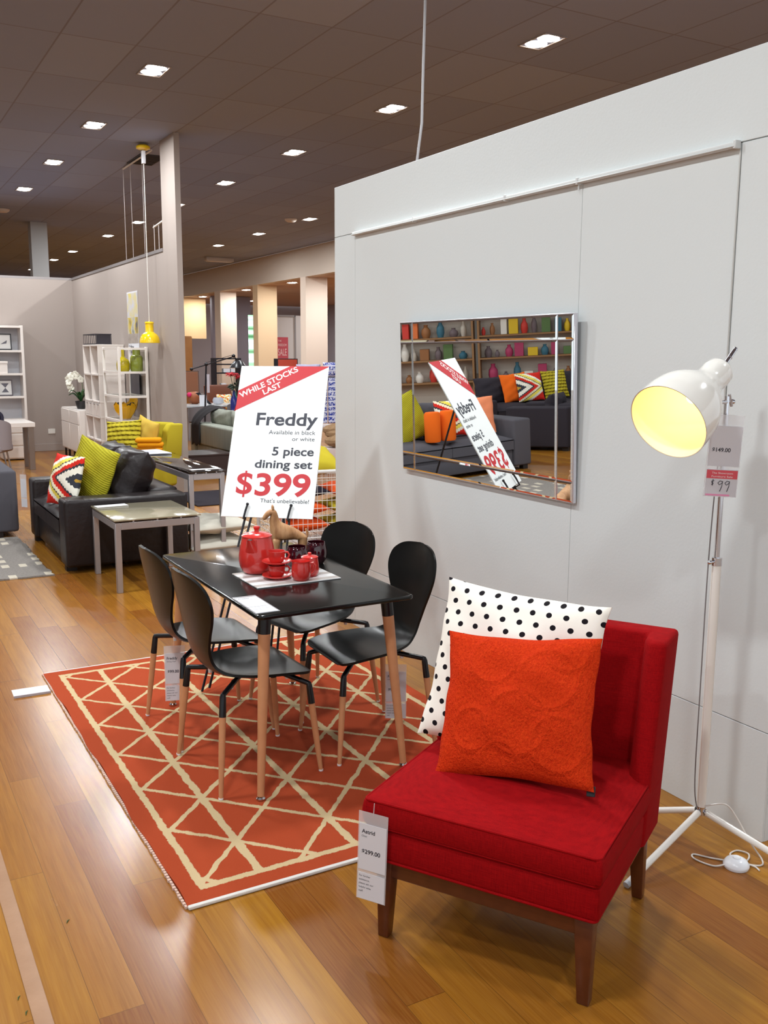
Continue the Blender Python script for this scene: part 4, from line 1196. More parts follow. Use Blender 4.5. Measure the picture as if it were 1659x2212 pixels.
SMK = M('smoked_glass', (24, 20, 18), 0.04, coat=0.6, spec=0.6)
metal_table('console_table', 'long console table with smoked glass top behind the leather sofa', 'console table', 2.375, 2.70, 7.49, 9.70, 0.73, SMK)
b = MB()
o = MB().box(-0.14, 0.14, -0.22, 0.22, 0, 0.006, 0.001, 1).build('magazine', M('magazine_pages', (224, 224, 230), 0.35)); o.location = (2.535, 9.15, 0.7305)
tag(o, 'bottom magazine of the pair at the far end of the console table', 'magazine', 'magazines on the console')
t = thing('magazine', 'top magazine with a pale printed cover on the console table', 'magazine', (2.53, 9.12, 0.737), math.radians(4), 'magazines on the console')
MB().box(-0.13, 0.13, -0.20, 0.20, 0, 0.006, 0.001, 1).build('pages', PAPER, t)
b = MB().box(-0.10, 0.04, -0.12, 0.06, 0.0061, 0.0068); b.box(-0.1, 0.1, 0.1, 0.14, 0.0061, 0.0068); b.build('cover_print', M('grey_blue_print', (170, 172, 190), 0.5), t, smooth=False)
o = MB().box(-0.13, 0.13, -0.03, 0.03, 0, 0.0015).build('leaflet', PAPER); o.location = (2.56, 7.60, 0.7305)
tag(o, 'white leaflet on the near end of the smoked glass console', 'leaflet')
FC = M('pale_linen_print', (206, 200, 186), 0.9, spec=0.15, vary=(7, (176, 172, 160)))
for z, l, s in ((0.0, 'pale linen floor cushion, lower of the two under the console', 1), (0.155, 'pale linen floor cushion with grey marks, upper of the two under the console', 2)):
    m = Matrix.Translation((2.64, 8.02 if s == 1 else 8.04, z + 0.08)) @ Matrix.Rotation(math.radians(2 * s), 4, 'Z') @ Matrix.Rotation(PI / 2, 4, 'X')
    pillow('floor_cushion', l, FC, 0.56, 0.56, 0.155, m, seed=20 + s, group='floor cushions under the console')

# ------------------------------------------------------------------ grey sofa and rug at the left edge
GRY = M('charcoal_grey_upholstery', (84, 82, 88), 0.95, spec=0.15, bump=(200, 0.001))
sofa('fabric_sofa', 'charcoal grey fabric sofa cut by the left edge of the picture', 'sofa', (-0.315, 9.17, 0), 0, GRY, 3.2, 1.0, 0.62, 0.42, 0.84, 0.26, cushions=3)
tm = place((1.315, 9.0, 0.60), math.radians(-55))
t = price_tag('price_tag', 'narrow white tag with a red patch between grey sofa and leather sofa', tm, 0.075, 0.30, None, None, None, staff=False, split=0.28)
gm = M('grey_shag', (140, 134, 128), 0.98, spec=0.1)
n = NB(gm)
br = n.noise(n.vec(n.mul(n.x, 1), n.mul(n.y, 1)), 60, 4)
cx2 = n.floor(n.m('DIVIDE', n.x, 0.13)); cy2 = n.floor(n.m('DIVIDE', n.add(n.y, n.mul(n.rnd(n.vec(cx2, 2.0)), 0.4)), 0.2))
dash = n.mul(n.gt(n.rnd(n.vec(cx2, cy2)), 0.55), n.lt(n.abs(n.sub(n.fract(n.m('DIVIDE', n.x, 0.13)), 0.5)), 0.22))
dash = n.mul(dash, n.lt(n.abs(n.sub(n.fract(n.m('DIVIDE', n.add(n.y, n.mul(n.rnd(n.vec(cx2, 2.0)), 0.4)), 0.2)), 0.5)), 0.28))
n.color(n.mix(n.mul(dash, 0.8), n.mix(br, (112, 106, 102), (150, 144, 138)), (206, 196, 178)))
n.bump(br, 0.012, 1.0)
b = MB()
rn = random.Random(11)
V = b.grid(lambda u, v: (-1.4 + 2.66 * u + (rn.uniform(-0.012, 0.012) if u > 0.99 else 0), 7.40 + 1.72 * v + (rn.uniform(-0.01, 0.01) if v < 0.01 else 0) + (0.0), 0.014 + rn.uniform(-0.002, 0.002)), 40, 30)
rim = [V[i][0] for i in range(41)] + [V[40][j] for j in range(1, 31)] + [V[i][30] for i in range(39, -1, -1)] + [V[0][j] for j in range(29, 0, -1)]
lo = [b.bm.verts.new((v.co.x, v.co.y, 0.001)) for v in rim]
for i in range(len(rim)): b.face([rim[i], rim[(i + 1) % len(rim)], lo[(i + 1) % len(rim)], lo[i]])
tag(b.build('shag_rug', gm), 'grey shaggy rug with pale dashes in front of the leather sofa', 'rug')

# ------------------------------------------------------------------ yellow wing chair
YF = M('mustard_lime_upholstery', (176, 160, 44), 0.9, spec=0.1, bump=(180, 0.001))
t = thing('wing_chair', 'lime yellow wing armchair in front of the beige post', 'armchair', (2.84, 10.72, 0), math.radians(-58))
MB().box(-0.28, 0.28, -0.34, 0.175, 0.20, 0.40, 0.03, 3).build('seat_base', YF, t)
MB().box(-0.28, 0.28, -0.36, 0.175, 0.402, 0.50, 0.04, 3).build('seat_cushion', YF, t)
b = MB()
b.hexa([(-0.30, 0.18, 0.22), (0.30, 0.18, 0.22), (0.30, 0.29, 0.22), (-0.30, 0.29, 0.22), (-0.30, 0.23, 0.91), (0.30, 0.23, 0.91), (0.28, 0.31, 0.91), (-0.28, 0.31, 0.91)], 0.035, 3)
b.build('backrest', YF, t)
for s in (-1, 1):
    b = MB()
    pr_ = [(-0.04, 0.52), (0.28, 0.52), (0.32, 0.90), (0.10, 0.91), (0.03, 0.84), (0.05, 0.70)]
    mmx = Matrix(((0, 0, 1, 0), (1, 0, 0, 0), (0, 1, 0, 0), (0, 0, 0, 1)))
    b.prism(pr_, s * 0.345 - 0.04, s * 0.345 + 0.04, mmx)
    es = [e for e in b.bm.edges]
    bmesh.ops.bevel(b.bm, geom=es, offset=0.025, segments=3, profile=0.5, affect='EDGES')
    b.build('wing', YF, t)
    MB().box(s * 0.335 - 0.05, s * 0.335 + 0.05, -0.32, 0.20, 0.20, 0.62, 0.04, 3).build('arm', YF, t)
    for y in (-0.28, 0.20): MB().tube([(s * 0.28, y, 0), (s * 0.29, y * 0.9, 0.205)], [0.014, 0.022], 12).build('leg', BEECH, t)
KN2 = M('chunky_lime_knit', (204, 186, 40), 0.95, spec=0.15)
n = NB(KN2)
rowk = n.m('DIVIDE', n.z, 0.052)
bulge = n.m('SINE', n.mul(rowk, 2 * PI))
kn = n.m('SINE', n.mul(n.add(n.x, n.mul(n.floor(rowk), 0.02)), 2 * PI / 0.06))
n.color(n.mix(n.mul(n.lt(n.near(rowk), 0.16), n.gt(kn, -0.4)), (180, 164, 46), (112, 98, 20)))
n.bump(n.add(n.mul(bulge, 0.6), n.mul(kn, 0.4)), 0.012, 0.9)
wc = lambda x_, y_, z_: t.matrix_basis @ Vector((x_, y_, z_))
bpy.context.view_layer.update()
W0 = Matrix.Translation((2.84, 10.72, 0)) @ Matrix.Rotation(math.radians(-58), 4, 'Z')
pillow('knitted_cushion', 'chunky knitted lime cushion, left one on the yellow wing chair', KN2, 0.46, 0.44, 0.15, Matrix.Translation(W0 @ Vector((-0.06, -0.21, 0.512))) @ Matrix.Rotation(math.radians(-50), 4, 'Z') @ Matrix.Rotation(math.radians(-14), 4, 'X') @ Matrix.Rotation(math.radians(-5), 4, 'Y'), seed=31)
pillow('yellow_cushion', 'plain pale yellow cushion, right one on the yellow wing chair', M('pale_yellow_linen', (190, 158, 66), 0.9, spec=0.15, bump=(160, 0.001)), 0.46, 0.46, 0.16, Matrix.Translation(W0 @ Vector((0.06, -0.04, 0.512))) @ Matrix.Rotation(math.radians(-76), 4, 'Z') @ Matrix.Rotation(math.radians(-10), 4, 'X') @ Matrix.Rotation(math.radians(10), 4, 'Y'), seed=32)
b = MB()
for k, (z0, dx_) in enumerate(((0.0, 0.0), (0.05, 0.01), (0.10, -0.01))):
    b.box(-0.14 + dx_, 0.14 + dx_, -0.09, 0.09, z0, z0 + 0.0495, 0.022, 3)
o = b.build('folded_throw', M('amber_throw', (214, 140, 22), 0.9, spec=0.1, bump=(120, 0.002)))
o.matrix_world = Matrix.Translation(W0 @ Vector((0.345, -0.21, 0.623))) @ Matrix.Rotation(math.radians(-20), 4, 'Z')
tag(o, 'folded amber throw lying over the arm of the yellow wing chair', 'throw')

# ------------------------------------------------------------------ white furniture along the beige partition
WL = M('white_lacquer', (232, 224, 218), 0.3)
WLB = M('white_lacquer_shelf_back', (214, 206, 202), 0.4)
t = thing('cube_bookcase', 'white cube bookcase, two columns of open boxes, against the beige partition', 'bookcase', (3.31, 14.34, 0))
# local: front faces -x; y along the wall
hy, hx = 0.49, 0.185
def pl(*a): return MB().box(*a, 0.002, 1)
for s in (-1, 0, 1):
    pl(-hx, hx, s * (hy - 0.012) - 0.012, s * (hy - 0.012) + 0.012, 0.0, 1.79).build('upright', WL, t)
zs = [0.06, 0.42, 0.76, 0.98, 1.37, 1.79]
for z in zs: pl(-hx, hx, -hy - 0.004, hy + 0.004, z, z + 0.025).build('shelf', WL, t)
MB().box(hx - 0.004, hx, -hy, hy, 0.06, 1.79).build('back_panel', WLB, t, smooth=False)
for i, (y0, y1) in enumerate(((-0.46, -0.24), (-0.23, -0.015), (0.015, 0.23), (0.24, 0.46))):
    d_ = pl(-hx + 0.002, hx - 0.02, y0, y1, 0.79, 0.975).build('drawer', WL, t)
    MB().box(-hx - 0.012, -hx + 0.001, (y0 + y1) / 2 - 0.04, (y0 + y1) / 2 + 0.04, 0.955, 0.962).build('pull', STEEL, d_)
t = thing('sideboard', 'white sideboard on dark metal legs left of the cube bookcase', 'sideboard', (3.27, 15.66, 0))
MB().box(-0.215, 0.23, -0.68, 0.66, 0.15, 0.82, 0.004, 1).build('carcass', WL, t)
for y0, y1 in ((-0.66, -0.01), (0.0, 0.64)):
    MB().box(-0.232, -0.2155, y0, y1, 0.60, 0.80, 0.003, 1).build('drawer_front', WL, t)
    MB().box(-0.232, -0.2155, y0, y1, 0.17, 0.592, 0.003, 1).build('door', WL, t)
for y in (-0.62, -0.1, 0.3, 0.60):
    for x_ in (-0.19, 0.2): MB().box(x_ - 0.015, x_ + 0.015, y - 0.015, y + 0.015, 0, 0.149).build('leg', M('dark_bronze', (70, 56, 52), 0.4, metal=0.5), t, smooth=False)

t = thing('potted_orchid', 'white orchid in a black pot standing on the white sideboard', 'plant', (3.19, 15.45, 0.8205))
MB().lathe([(0, 0), (0.055, 0), (0.065, 0.02), (0.085, 0.10), (0.09, 0.125), (0.082, 0.125), (0.075, 0.10), (0, 0.095)], 20).build('pot', M('black_pot', (40, 40, 42), 0.4), t)
rn = random.Random(8)
GRN = M('orchid_leaf', (40, 84, 44), 0.45)
for k in range(11):
    a_ = rn.uniform(0, 6.28); L_ = rn.uniform(0.12, 0.20); hh_ = rn.uniform(0.10, 0.22)
    b = MB()
    def lf(u, v, a_=a_, L_=L_, hh_=hh_):
        w_ = 0.032 * math.sin(PI * min(u * 0.92 + 0.06, 1)) * (2 * v - 1)
        r_ = L_ * u; z_ = 0.10 + hh_ * math.sin(u * 2.2) * 0.9
        return (r_ * math.cos(a_) - w_ * math.sin(a_), r_ * math.sin(a_) + w_ * math.cos(a_), z_ + abs(2 * v - 1) * 0.012)
    b.grid(lf, 8, 4); b.build('leaf', GRN, t)
arc = [(0.01, 0.0, 0.10), (0.03, -0.02, 0.30), (0.02, -0.03, 0.44), (-0.03, 0.0, 0.52), (-0.10, 0.04, 0.52), (-0.15, 0.08, 0.42), (-0.12, 0.1, 0.30)]
MB().tube([catmull(arc, k / 24) for k in range(25)], 0.005, 6).build('stem', M('orchid_stem', (84, 110, 60), 0.6), t)
MB().tube([(0.02, 0.0, 0.1), (0.06, -0.05, 0.36), (0.07, -0.08, 0.50)], 0.004, 6).build('support_stick', M('dark_stick', (80, 66, 50), 0.7), t)
PET = M('orchid_petal', (238, 236, 222), 0.6)
for k in range(13):
    p = Vector(catmull(arc, 0.42 + 0.58 * k / 12.0)) + Vector((rn.uniform(-0.03, 0.03), rn.uniform(-0.03, 0.03), rn.uniform(-0.03, 0.03)))
    b = MB()
    yaw = rn.uniform(-0.6, 0.6)
    Rm = Matrix.Translation(p) @ Matrix.Rotation(-0.5 + yaw, 4, 'Z') @ Matrix.Rotation(rn.uniform(-0.5, 0.5), 4, 'X')
    for q_ in range(5):
        an = q_ * 2 * PI / 5 + 0.3
        c_ = Vector((0.03 * math.cos(an), -0.004, 0.03 * math.sin(an)))
        b.lathe([(0, -0.004), (0.018, -0.002), (0.026, 0.0), (0.018, 0.003), (0, 0.003)], 10, Rm @ Matrix.Translation(c_) @ Matrix.Rotation(PI / 2, 4, 'X'))
    b.build('blossom', PET, t)

t = thing('wire_box', 'dark wire framed box on top of the cube bookcase', 'box', (3.24, 14.23, 1.8155))
b = MB()
WI = M('dark_wire', (44, 40, 48), 0.5)
for z in (0.008, 0.145):
    for x_ in (-0.10, 0.12): b.box(x_ - 0.006, x_ + 0.006, -0.22, 0.58, z - 0.007, z + 0.007)
    for y in (-0.22, 0.58): b.box(-0.10, 0.12, y - 0.006, y + 0.006, z - 0.006, z + 0.006)
b.build('frame', WI, t, smooth=False)
b = MB()
for k in range(8):
    y = -0.22 + k * 0.80 / 7
    b.box(-0.103, -0.097, y - 0.003, y + 0.003, 0.015, 0.14)
    b.box(0.117, 0.123, y - 0.003, y + 0.003, 0.015, 0.14)
b.build('wire', WI, t, smooth=False)
MB().box(-0.09, 0.115, -0.218, -0.205, 0.012, 0.138).build('end_panel', WI, t, smooth=False)
def frame(name, label, m, w, h, col=(40, 36, 44), group=None, art=None, artcol=(104, 102, 112)):
    t = thing(name, label, 'picture frame', mat=m, group=group)
    b = MB(); f_ = 0.018
    b.box(-w / 2, w / 2, 0, 0.018, 0, f_); b.box(-w / 2, w / 2, 0, 0.018, h - f_, h); b.box(-w / 2, -w / 2 + f_, 0, 0.018, f_, h - f_); b.box(w / 2 - f_, w / 2, 0, 0.018, f_, h - f_)
    b.build('frame', M('frame_%d_%d_%d' % col, col, 0.4), t, smooth=False)
    pic = MB().box(-w / 2 + f_, w / 2 - f_, 0.008, 0.017, f_, h - f_).build('picture', M('mount_card', (224, 222, 220), 0.4), t, smooth=False)
    if art:
        b = MB()
        for poly in art: b.prism([(x_ * w, z_ * h) for x_, z_ in poly], -0.0079, -0.007, Matrix.Rotation(math.radians(90), 4, 'X') @ Matrix.Diagonal((1, 1, 1, 1)))
        b.build('print', M('print_%d_%d_%d' % artcol, artcol, 0.6), pic, smooth=False)
    return t
frame('picture_frame', 'small dark picture frame leaning in the cube bookcase', place((3.26, 14.08, 1.0095), math.radians(-60), math.radians(8)), 0.20, 0.24, art=[[(-0.2, 0.3), (0.2, 0.3), (0.1, 0.7), (-0.1, 0.6)]])
o = MB().ball((0, 0, 0.075), 0.075, 18, (0.9, 0.9, 1)).build('orange_vase', M('orange_glaze', (226, 92, 40), 0.3)); o.location = (3.27, 14.52, 0.4455)
tag(o, 'round orange vase in the lower part of the cube bookcase', 'vase')
t = frame('picture_frame', 'dark easel frame in the top box of the cube bookcase', place((3.32, 14.50, 1.3995), math.radians(-70), math.radians(10)), 0.14, 0.16)

t = thing('shelf_unit', 'white metal framed open shelf unit with glass shelves before the cube bookcase', 'shelf unit', (3.29, 13.02, 0))
hx, hy = 0.182, 0.42
WF = M('white_metal_frame', (236, 230, 224), 0.35)
for sx_ in (-1, 1):
    for sy_ in (-1, 1):
        MB().box(sx_ * hx - 0.016, sx_ * hx + 0.016, sy_ * hy - 0.016, sy_ * hy + 0.016, 0, 1.775, 0.002, 1).build('post', WF, t)
GL = M('shelf_glass', (216, 224, 222), 0.05, alpha=0.35)
for z in (0.05, 0.40, 0.80, 1.12, 1.44, 1.75):
    b = MB()
    for s in (-1, 1):
        b.box(-hx + 0.016, hx - 0.016, s * hy - 0.014, s * hy + 0.014, z - 0.014, z + 0.014); b.box(s * hx - 0.014, s * hx + 0.014, -hy + 0.016, hy - 0.016, z - 0.014, z + 0.014)
    fr_ = b.build('rail', WF, t, smooth=False)
    if z < 1.7: MB().box(-hx + 0.016, hx - 0.016, -hy + 0.016, hy - 0.016, z + 0.004, z + 0.012).build('glass_shelf', GL, fr_, smooth=False)
MB().box(hx - 0.006, hx - 0.002, -0.05, hy - 0.02, 1.14, 1.42).build('back_panel', M('dark_panel_strip', (52, 48, 62), 0.4), t, smooth=False)
t = thing('yellow_bottle', 'yellow glass bottle with a thin neck on the top shelf of the metal unit', 'vase', (3.205, 12.77, 1.4525))
MB().lathe([(0, 0), (0.07, 0), (0.085, 0.02), (0.088, 0.1), (0.075, 0.15), (0.03, 0.185), (0.021, 0.2), (0.02, 0.30), (0.025, 0.305), (0.018, 0.305), (0.015, 0.2), (0, 0.19)], 26).build('glass', M('amber_yellow_glass', (186, 166, 20), 0.08, coat=0.6), t)
o = MB().lathe([(0, 0), (0.075, 0), (0.083, 0.01), (0.084, 0.18), (0.07, 0.205), (0.052, 0.215), (0.052, 0.285), (0.06, 0.29), (0.05, 0.29), (0.045, 0.2), (0, 0.19)], 26).build('green_jar', M('olive_green_glass', (128, 138, 52), 0.08, coat=0.6)); o.location = (3.372, 12.72, 1.4525)
tag(o, 'olive green glass jar on the top shelf of the metal unit', 'vase')
o = MB().lathe([(0, 0), (0.06, 0), (0.085, 0.03), (0.092, 0.08), (0.07, 0.14), (0.035, 0.17), (0.04, 0.18), (0.03, 0.18), (0, 0.165)], 24, Matrix.Diagonal((1, 0.7, 1, 1))).build('yellow_pear', M('amber_yellow_glass')); o.location = (3.27, 12.98, 1.4525)
tag(o, 'small yellow glass ornament behind the bottle on the metal unit', 'vase')
t = thing('yellow_bowl', 'torn edged yellow bowl holding dark dried pods on the metal shelf unit', 'bowl', (3.27, 12.98, 0.813))
b = MB()
def bowl(u, v):
    a_ = u * 2 * PI
    top = 0.20 + 0.02 * math.sin(9 * a_) + 0.012 * math.sin(23 * a_) + 0.10 * max(0, math.cos(a_ - 0.4)) ** 4
    r_ = 0.06 + 0.105 * math.sin(v * PI / 2)
    return (r_ * math.cos(a_), r_ * math.sin(a_), top * v)
b.grid(bowl, 48, 8, closeu=True); b.lathe([(0, 0), (0.06, 0.0)], 48)
b.build('shell', M('yellow_glaze', (236, 178, 14), 0.25, coat=0.4), t)
b = MB()
for k in range(16):
    b.ball((rn.uniform(-0.09, 0.09), rn.uniform(-0.09, 0.09), 0.12 + rn.uniform(0, 0.07)), rn.uniform(0.025, 0.045), 8)
b.build('dried_pods', M('dark_pods', (70, 62, 44), 0.8), t)['kind'] = 'stuff'

t = thing('hanging_banner', 'tall paper banner with a yellow still life photo on the beige partition', 'poster', mat=Matrix.Translation((3.5045, 13.60, 1.36)) @ Matrix.Rotation(-PI / 2, 4, 'Z'))
MB().box(0, 0.56, -0.004, -0.001, 0, 1.17).build('sheet', PAPER, t, smooth=False)
bpic = M('banner_photo', (180, 176, 184), 0.5)
n = NB(bpic)
nn = n.noise(n.vec(n.x, n.z), 5, 3)
n.color(n.mix(n.gt(n.z, 0.82), n.ramp(nn, [(0.3, (92, 88, 96)), (0.45, (206, 180, 60)), (0.55, (190, 188, 180)), (0.7, (120, 124, 120))]), n.ramp(nn, [(0.4, (196, 196, 206)), (0.7, (214, 196, 90))])))
MB().box(0.01, 0.55, -0.006, -0.0041, 0.60, 1.15).build('photo', bpic, t, smooth=False)
b = MB().box(0.01, 0.55, -0.006, -0.0041, 0.47, 0.60); b.build('photo', M('banner_photo_dark', (120, 104, 96), 0.5, vary=(14, (196, 186, 176))), t, smooth=False)
for i, (s, w_) in enumerate((('Yellow', 0.25), ('style', 0.17))): add_text(t, s, INK, 0.04, 0.04 + w_, 0.40 - i * 0.07, 0.045, 0.0048, True)
b = MB()
for i in range(9): b.box(0.04, 0.48 - (i % 3) * 0.06, -0.005, -0.0042, 0.29 - i * 0.03, 0.296 - i * 0.03)
b.build('small_print', M('faint_grey_print'), t, smooth=False)
o = MB().box(2.98, 3.10, 17.238, 17.2505, 0.30, 0.385, 0.003, 1).build('power_outlet', WHITE)
tag(o, 'white double power outlet low on the beige back wall', 'power outlet')

# ------------------------------------------------------------------ white shelf, table and chairs at the far left
t = thing('tall_bookcase', 'tall white bookcase with open shelves at the left edge, against the back wall', 'bookcase', (2.05, 17.045, 0))
hx, hy = 0.55, 0.17
for s in (-1, 1): MB().box(s * (hx - 0.02) - 0.02, s * (hx - 0.02) + 0.02, -hy, hy, 0, 2.14, 0.003, 1).build('upright', WL, t)
for z in (0.08, 0.56, 0.94, 1.32, 1.70, 2.10): MB().box(-hx + 0.04, hx - 0.04, -hy + 0.003, hy, z, z + 0.035, 0.003, 1).build('shelf', WL, t)
MB().box(-hx + 0.01, hx - 0.01, hy, hy + 0.006, 0.08, 2.13).build('back_panel', M('pale_grey_back', (196, 196, 202), 0.5), t, smooth=False)
frame('picture_frame', 'black framed square picture on the second shelf of the tall white bookcase', place((2.30, 17.02, 1.7395), 0, math.radians(8)), 0.27, 0.27, (30, 28, 36), art=[[(-0.15, 0.35), (0.2, 0.4), (0.24, 0.6), (0.05, 0.48)]])
frame('picture_frame', 'grey framed picture with dark triangles on the fourth shelf of the tall bookcase', place((2.29, 17.01, 0.9795), 0, math.radians(8)), 0.24, 0.27, (96, 88, 96), art=[[(-0.26, 0.78), (0.26, 0.78), (0.02, 0.5)], [(-0.24, 0.22), (0.24, 0.22), (0.02, 0.5)]])
t = thing('lidded_box', 'white lidded box on the third shelf of the tall white bookcase', 'box', (2.20, 17.0, 1.3555))
MB().box(-0.13, 0.13, -0.1, 0.1, 0, 0.16, 0.004, 1).build('body', WL, t); MB().box(-0.137, 0.137, -0.107, 0.107, 0.1605, 0.20, 0.004, 1).build('lid', WL, t)
t = thing('glass_candle_holder', 'sparkling glass candle holder beside the grey picture frame on the bookcase', 'candle holder', (2.14, 16.96, 0.9765))
MB().lathe([(0, 0), (0.04, 0), (0.012, 0.03), (0.012, 0.06), (0.045, 0.09), (0.045, 0.15), (0.038, 0.15), (0.03, 0.09), (0, 0.07)], 20).build('stem', M('bright_glass', (240, 240, 244), 0.05, metal=0.6), t)

t = thing('office_desk', 'white topped table with square chrome legs at the left edge', 'table', (1.60, 14.95, 0))
MB().box(-0.75, 0.73, -0.45, 0.10, 0.625, 0.69, 0.004, 1).build('tabletop', WL, t)
for sx_ in (-1, 1):
    for sy_ in (-1, 1): MB().box(sx_ * 0.67 - 0.04, sx_ * 0.67 + 0.04, (-0.39 if sy_ < 0 else 0.04) - 0.04, (-0.39 if sy_ < 0 else 0.04) + 0.04, 0, 0.624, 0.002, 1).build('leg', M('dull_chrome', (150, 140, 136), 0.3, metal=0.8), t)
t = thing('low_cabinet', 'white low cabinet standing behind the chrome legged table', 'cabinet', (2.28, 16.15, 0))
MB().box(-0.22, 0.20, -0.2, 0.2, 0.02, 0.62, 0.004, 1).build('carcass', WL, t)
for z in (0.04, 0.24, 0.44): MB().box(-0.21, 0.19, -0.212, -0.2005, z, z + 0.17, 0.002, 1).build('drawer_front', WL, t)
LG = M('light_grey_felt', (150, 142, 146), 0.95, spec=0.15)
BKF = M('black_fabric', (36, 32, 44), 0.9, spec=0.2)
def tub(label, x_, y_, rz_, mat, h, gr):
    t = thing('tub_chair', label, 'chair', (x_, y_, 0), rz_, gr)
    MB().box(-0.24, 0.24, -0.24, 0.22, 0.36, 0.46, 0.03, 3).build('seat', mat, t)
    b = MB()
    def bk(u, v, o_):
        a_ = -0.35 * PI + u * 1.7 * PI
        r_ = 0.27 + o_; k = math.sin(u * PI) ** 0.7
        return (r_ * math.cos(a_ + 0.0) * 1.0, r_ * math.sin(a_) * 0.95 + 0.01, 0.40 + v * (0.16 + (h - 0.56) * k))
    A = b.grid(lambda u, v: bk(u, v, 0.03), 24, 6); B_ = b.grid(lambda u, v: bk(u, v, -0.015), 24, 6)
    for i in range(24):
        for j in (0, 6): b.face([A[i][j], A[i + 1][j], B_[i + 1][j], B_[i][j]])
    for j in range(6):
        for i in (0, 24): b.face([A[i][j], A[i][j + 1], B_[i][j + 1], B_[i][j]])
    b.build('backrest', mat, t)
    for sx_ in (-1, 1):
        for sy_ in (-1, 1): MB().tube([(sx_ * 0.22, sy_ * 0.2, 0), (sx_ * 0.17, sy_ * 0.16, 0.365)], 0.012, 10).build('leg', SATIN, t)
tub('light grey felt tub chair cut by the left edge, before the white table', 1.60, 13.75, math.radians(150), LG, 0.84, 'tub chairs at the white table')
tub('black tub chair peeping out behind the light grey one', 1.74, 15.45, math.radians(20), BKF, 0.88, 'tub chairs at the white table')

# ------------------------------------------------------------------ middle distance, right of the post
SG = M('sage_grey_upholstery', (168, 172, 158), 0.92, spec=0.15)
n = NB(SG)
sw = n.noise(n.vec(n.mul(n.x, 26), n.mul(n.y, 26), n.mul(n.z, 2)), 1.0, 3)
n.color(n.mix(sw, (140, 146, 138), (190, 194, 180)))
sofa('sage_sofa', 'pale sage sofa seen from behind, between the beige post and the sign', 'sofa', (5.69, 13.60, 0), math.radians(90), SG, 2.3, 0.96, 0.60, 0.44, 0.82, 0.2)
t = thing('fabric_throw', 'dark grey throw draped over the end of the sage sofa', 'throw', (0, 0, 0))
b = MB()
def thr(u, v):
    s = v
    pth = [(4.705, 14.42, 0.28), (4.705, 14.42, 0.52), (4.73, 14.42, 0.655), (4.86, 14.40, 0.80), (5.06, 14.38, 0.865), (5.34, 14.36, 0.66), (5.44, 14.36, 0.50)]
    p = Vector(catmull(pth, s))
    w_ = 0.30
    return p + Vector((0.0, 0.93 * (u - 0.5), 0)) * w_ * 1.4 + Vector((0, 0, 0.02 * math.sin(u * 11 + s * 7)))
b.grid(thr, 10, 24)
o = b.build('cloth', M('dark_grey_wool', (66, 64, 66), 0.95, spec=0.1), t)
sd = o.modifiers.new('thick', 'SOLIDIFY'); sd.thickness = 0.012
pillow('red_cushion', 'red cushion with a white side showing over the back of the sage sofa', M('bright_red_cloth', (210, 52, 40), 0.9, spec=0.15), 0.44, 0.44, 0.13, place((5.34, 13.78, 0.51), math.radians(96), math.radians(14), math.radians(38)), seed=41)
pillow('white_cushion', 'white cushion beside the red one on the sage sofa', M('white_cloth', (226, 222, 214), 0.9, spec=0.15), 0.44, 0.44, 0.13, place((5.33, 13.33, 0.50), math.radians(88), math.radians(14)), seed=42)
t = thing('low_table', 'dark brown low table before the sage sofa', 'coffee table', (4.30, 12.95, 0))
DB = M('dark_brown_wood', (52, 34, 32), 0.35)
MB().box(-0.42, 0.36, -0.35, 0.30, 0.0, 0.285, 0.004, 1).build('body', DB, t)
MB().box(-0.43, 0.37, -0.36, 0.31, 0.2855, 0.31, 0.003, 1).build('top', DB, t)
# dark rug and low steel table further under the console line
o = MB().box(3.3, 4.5, 10.1, 11.2, 0.0005, 0.012, 0.003, 1).build('charcoal_rug', M('charcoal_rug', (46, 42, 48), 0.98, spec=0.1, bump=(90, 0.004)))
tag(o, 'charcoal rug on the floor beyond the console table', 'rug')

BLK = M('black_lamp_metal', (26, 24, 30), 0.3)
t = thing('balance_arm_lamp', 'tall black balance arm floor lamp behind the sage sofa', 'floor lamp', (5.72, 17.0, 0))
MB().lathe([(0, 0), (0.17, 0), (0.17, 0.02), (0.02, 0.03), (0, 0.03)], 28).build('base', BLK, t)
MB().tube([(0, 0, 0.028), (0.075, 0, 1.54)], 0.017, 12).build('pole', BLK, t)
b = MB().tube([(-0.20, 0, 1.415), (0.60, 0, 1.64)], [0.011, 0.011], 10); b.tube([(0.09, 0, 1.535), (0.60, 0, 1.675)], 0.004, 8); b.ball((0.075, 0, 1.50), 0.035, 12); b.ball((-0.21, 0, 1.412), 0.032, 12); b.ball((0.61, 0, 1.655), 0.035, 12)
b.build('arm', BLK, t)
b = MB().tube([(0.61, 0, 1.655), (0.69, 0, 1.57)], 0.009, 8); b.build('neck', BLK, t)
MB().lathe([(0.17, 0.0), (0.165, 0.01), (0.085, 0.125), (0.07, 0.135), (0, 0.14)], 28, Matrix.Translation((0.70, 0, 1.435))).build('lamp_shade', BLK, t)
MB().lathe([(0, 0.03), (0.165, 0.003)], 28, Matrix.Translation((0.70, 0, 1.434))).build('diffuser', M('pale_diffuser', (190, 190, 186), 0.5), t)
MB().box(0.065, 0.115, -0.04, -0.035, 0.98, 1.32).build('label_tag', M('tag_lilac_white', (196, 194, 206), 0.5), t, smooth=False)

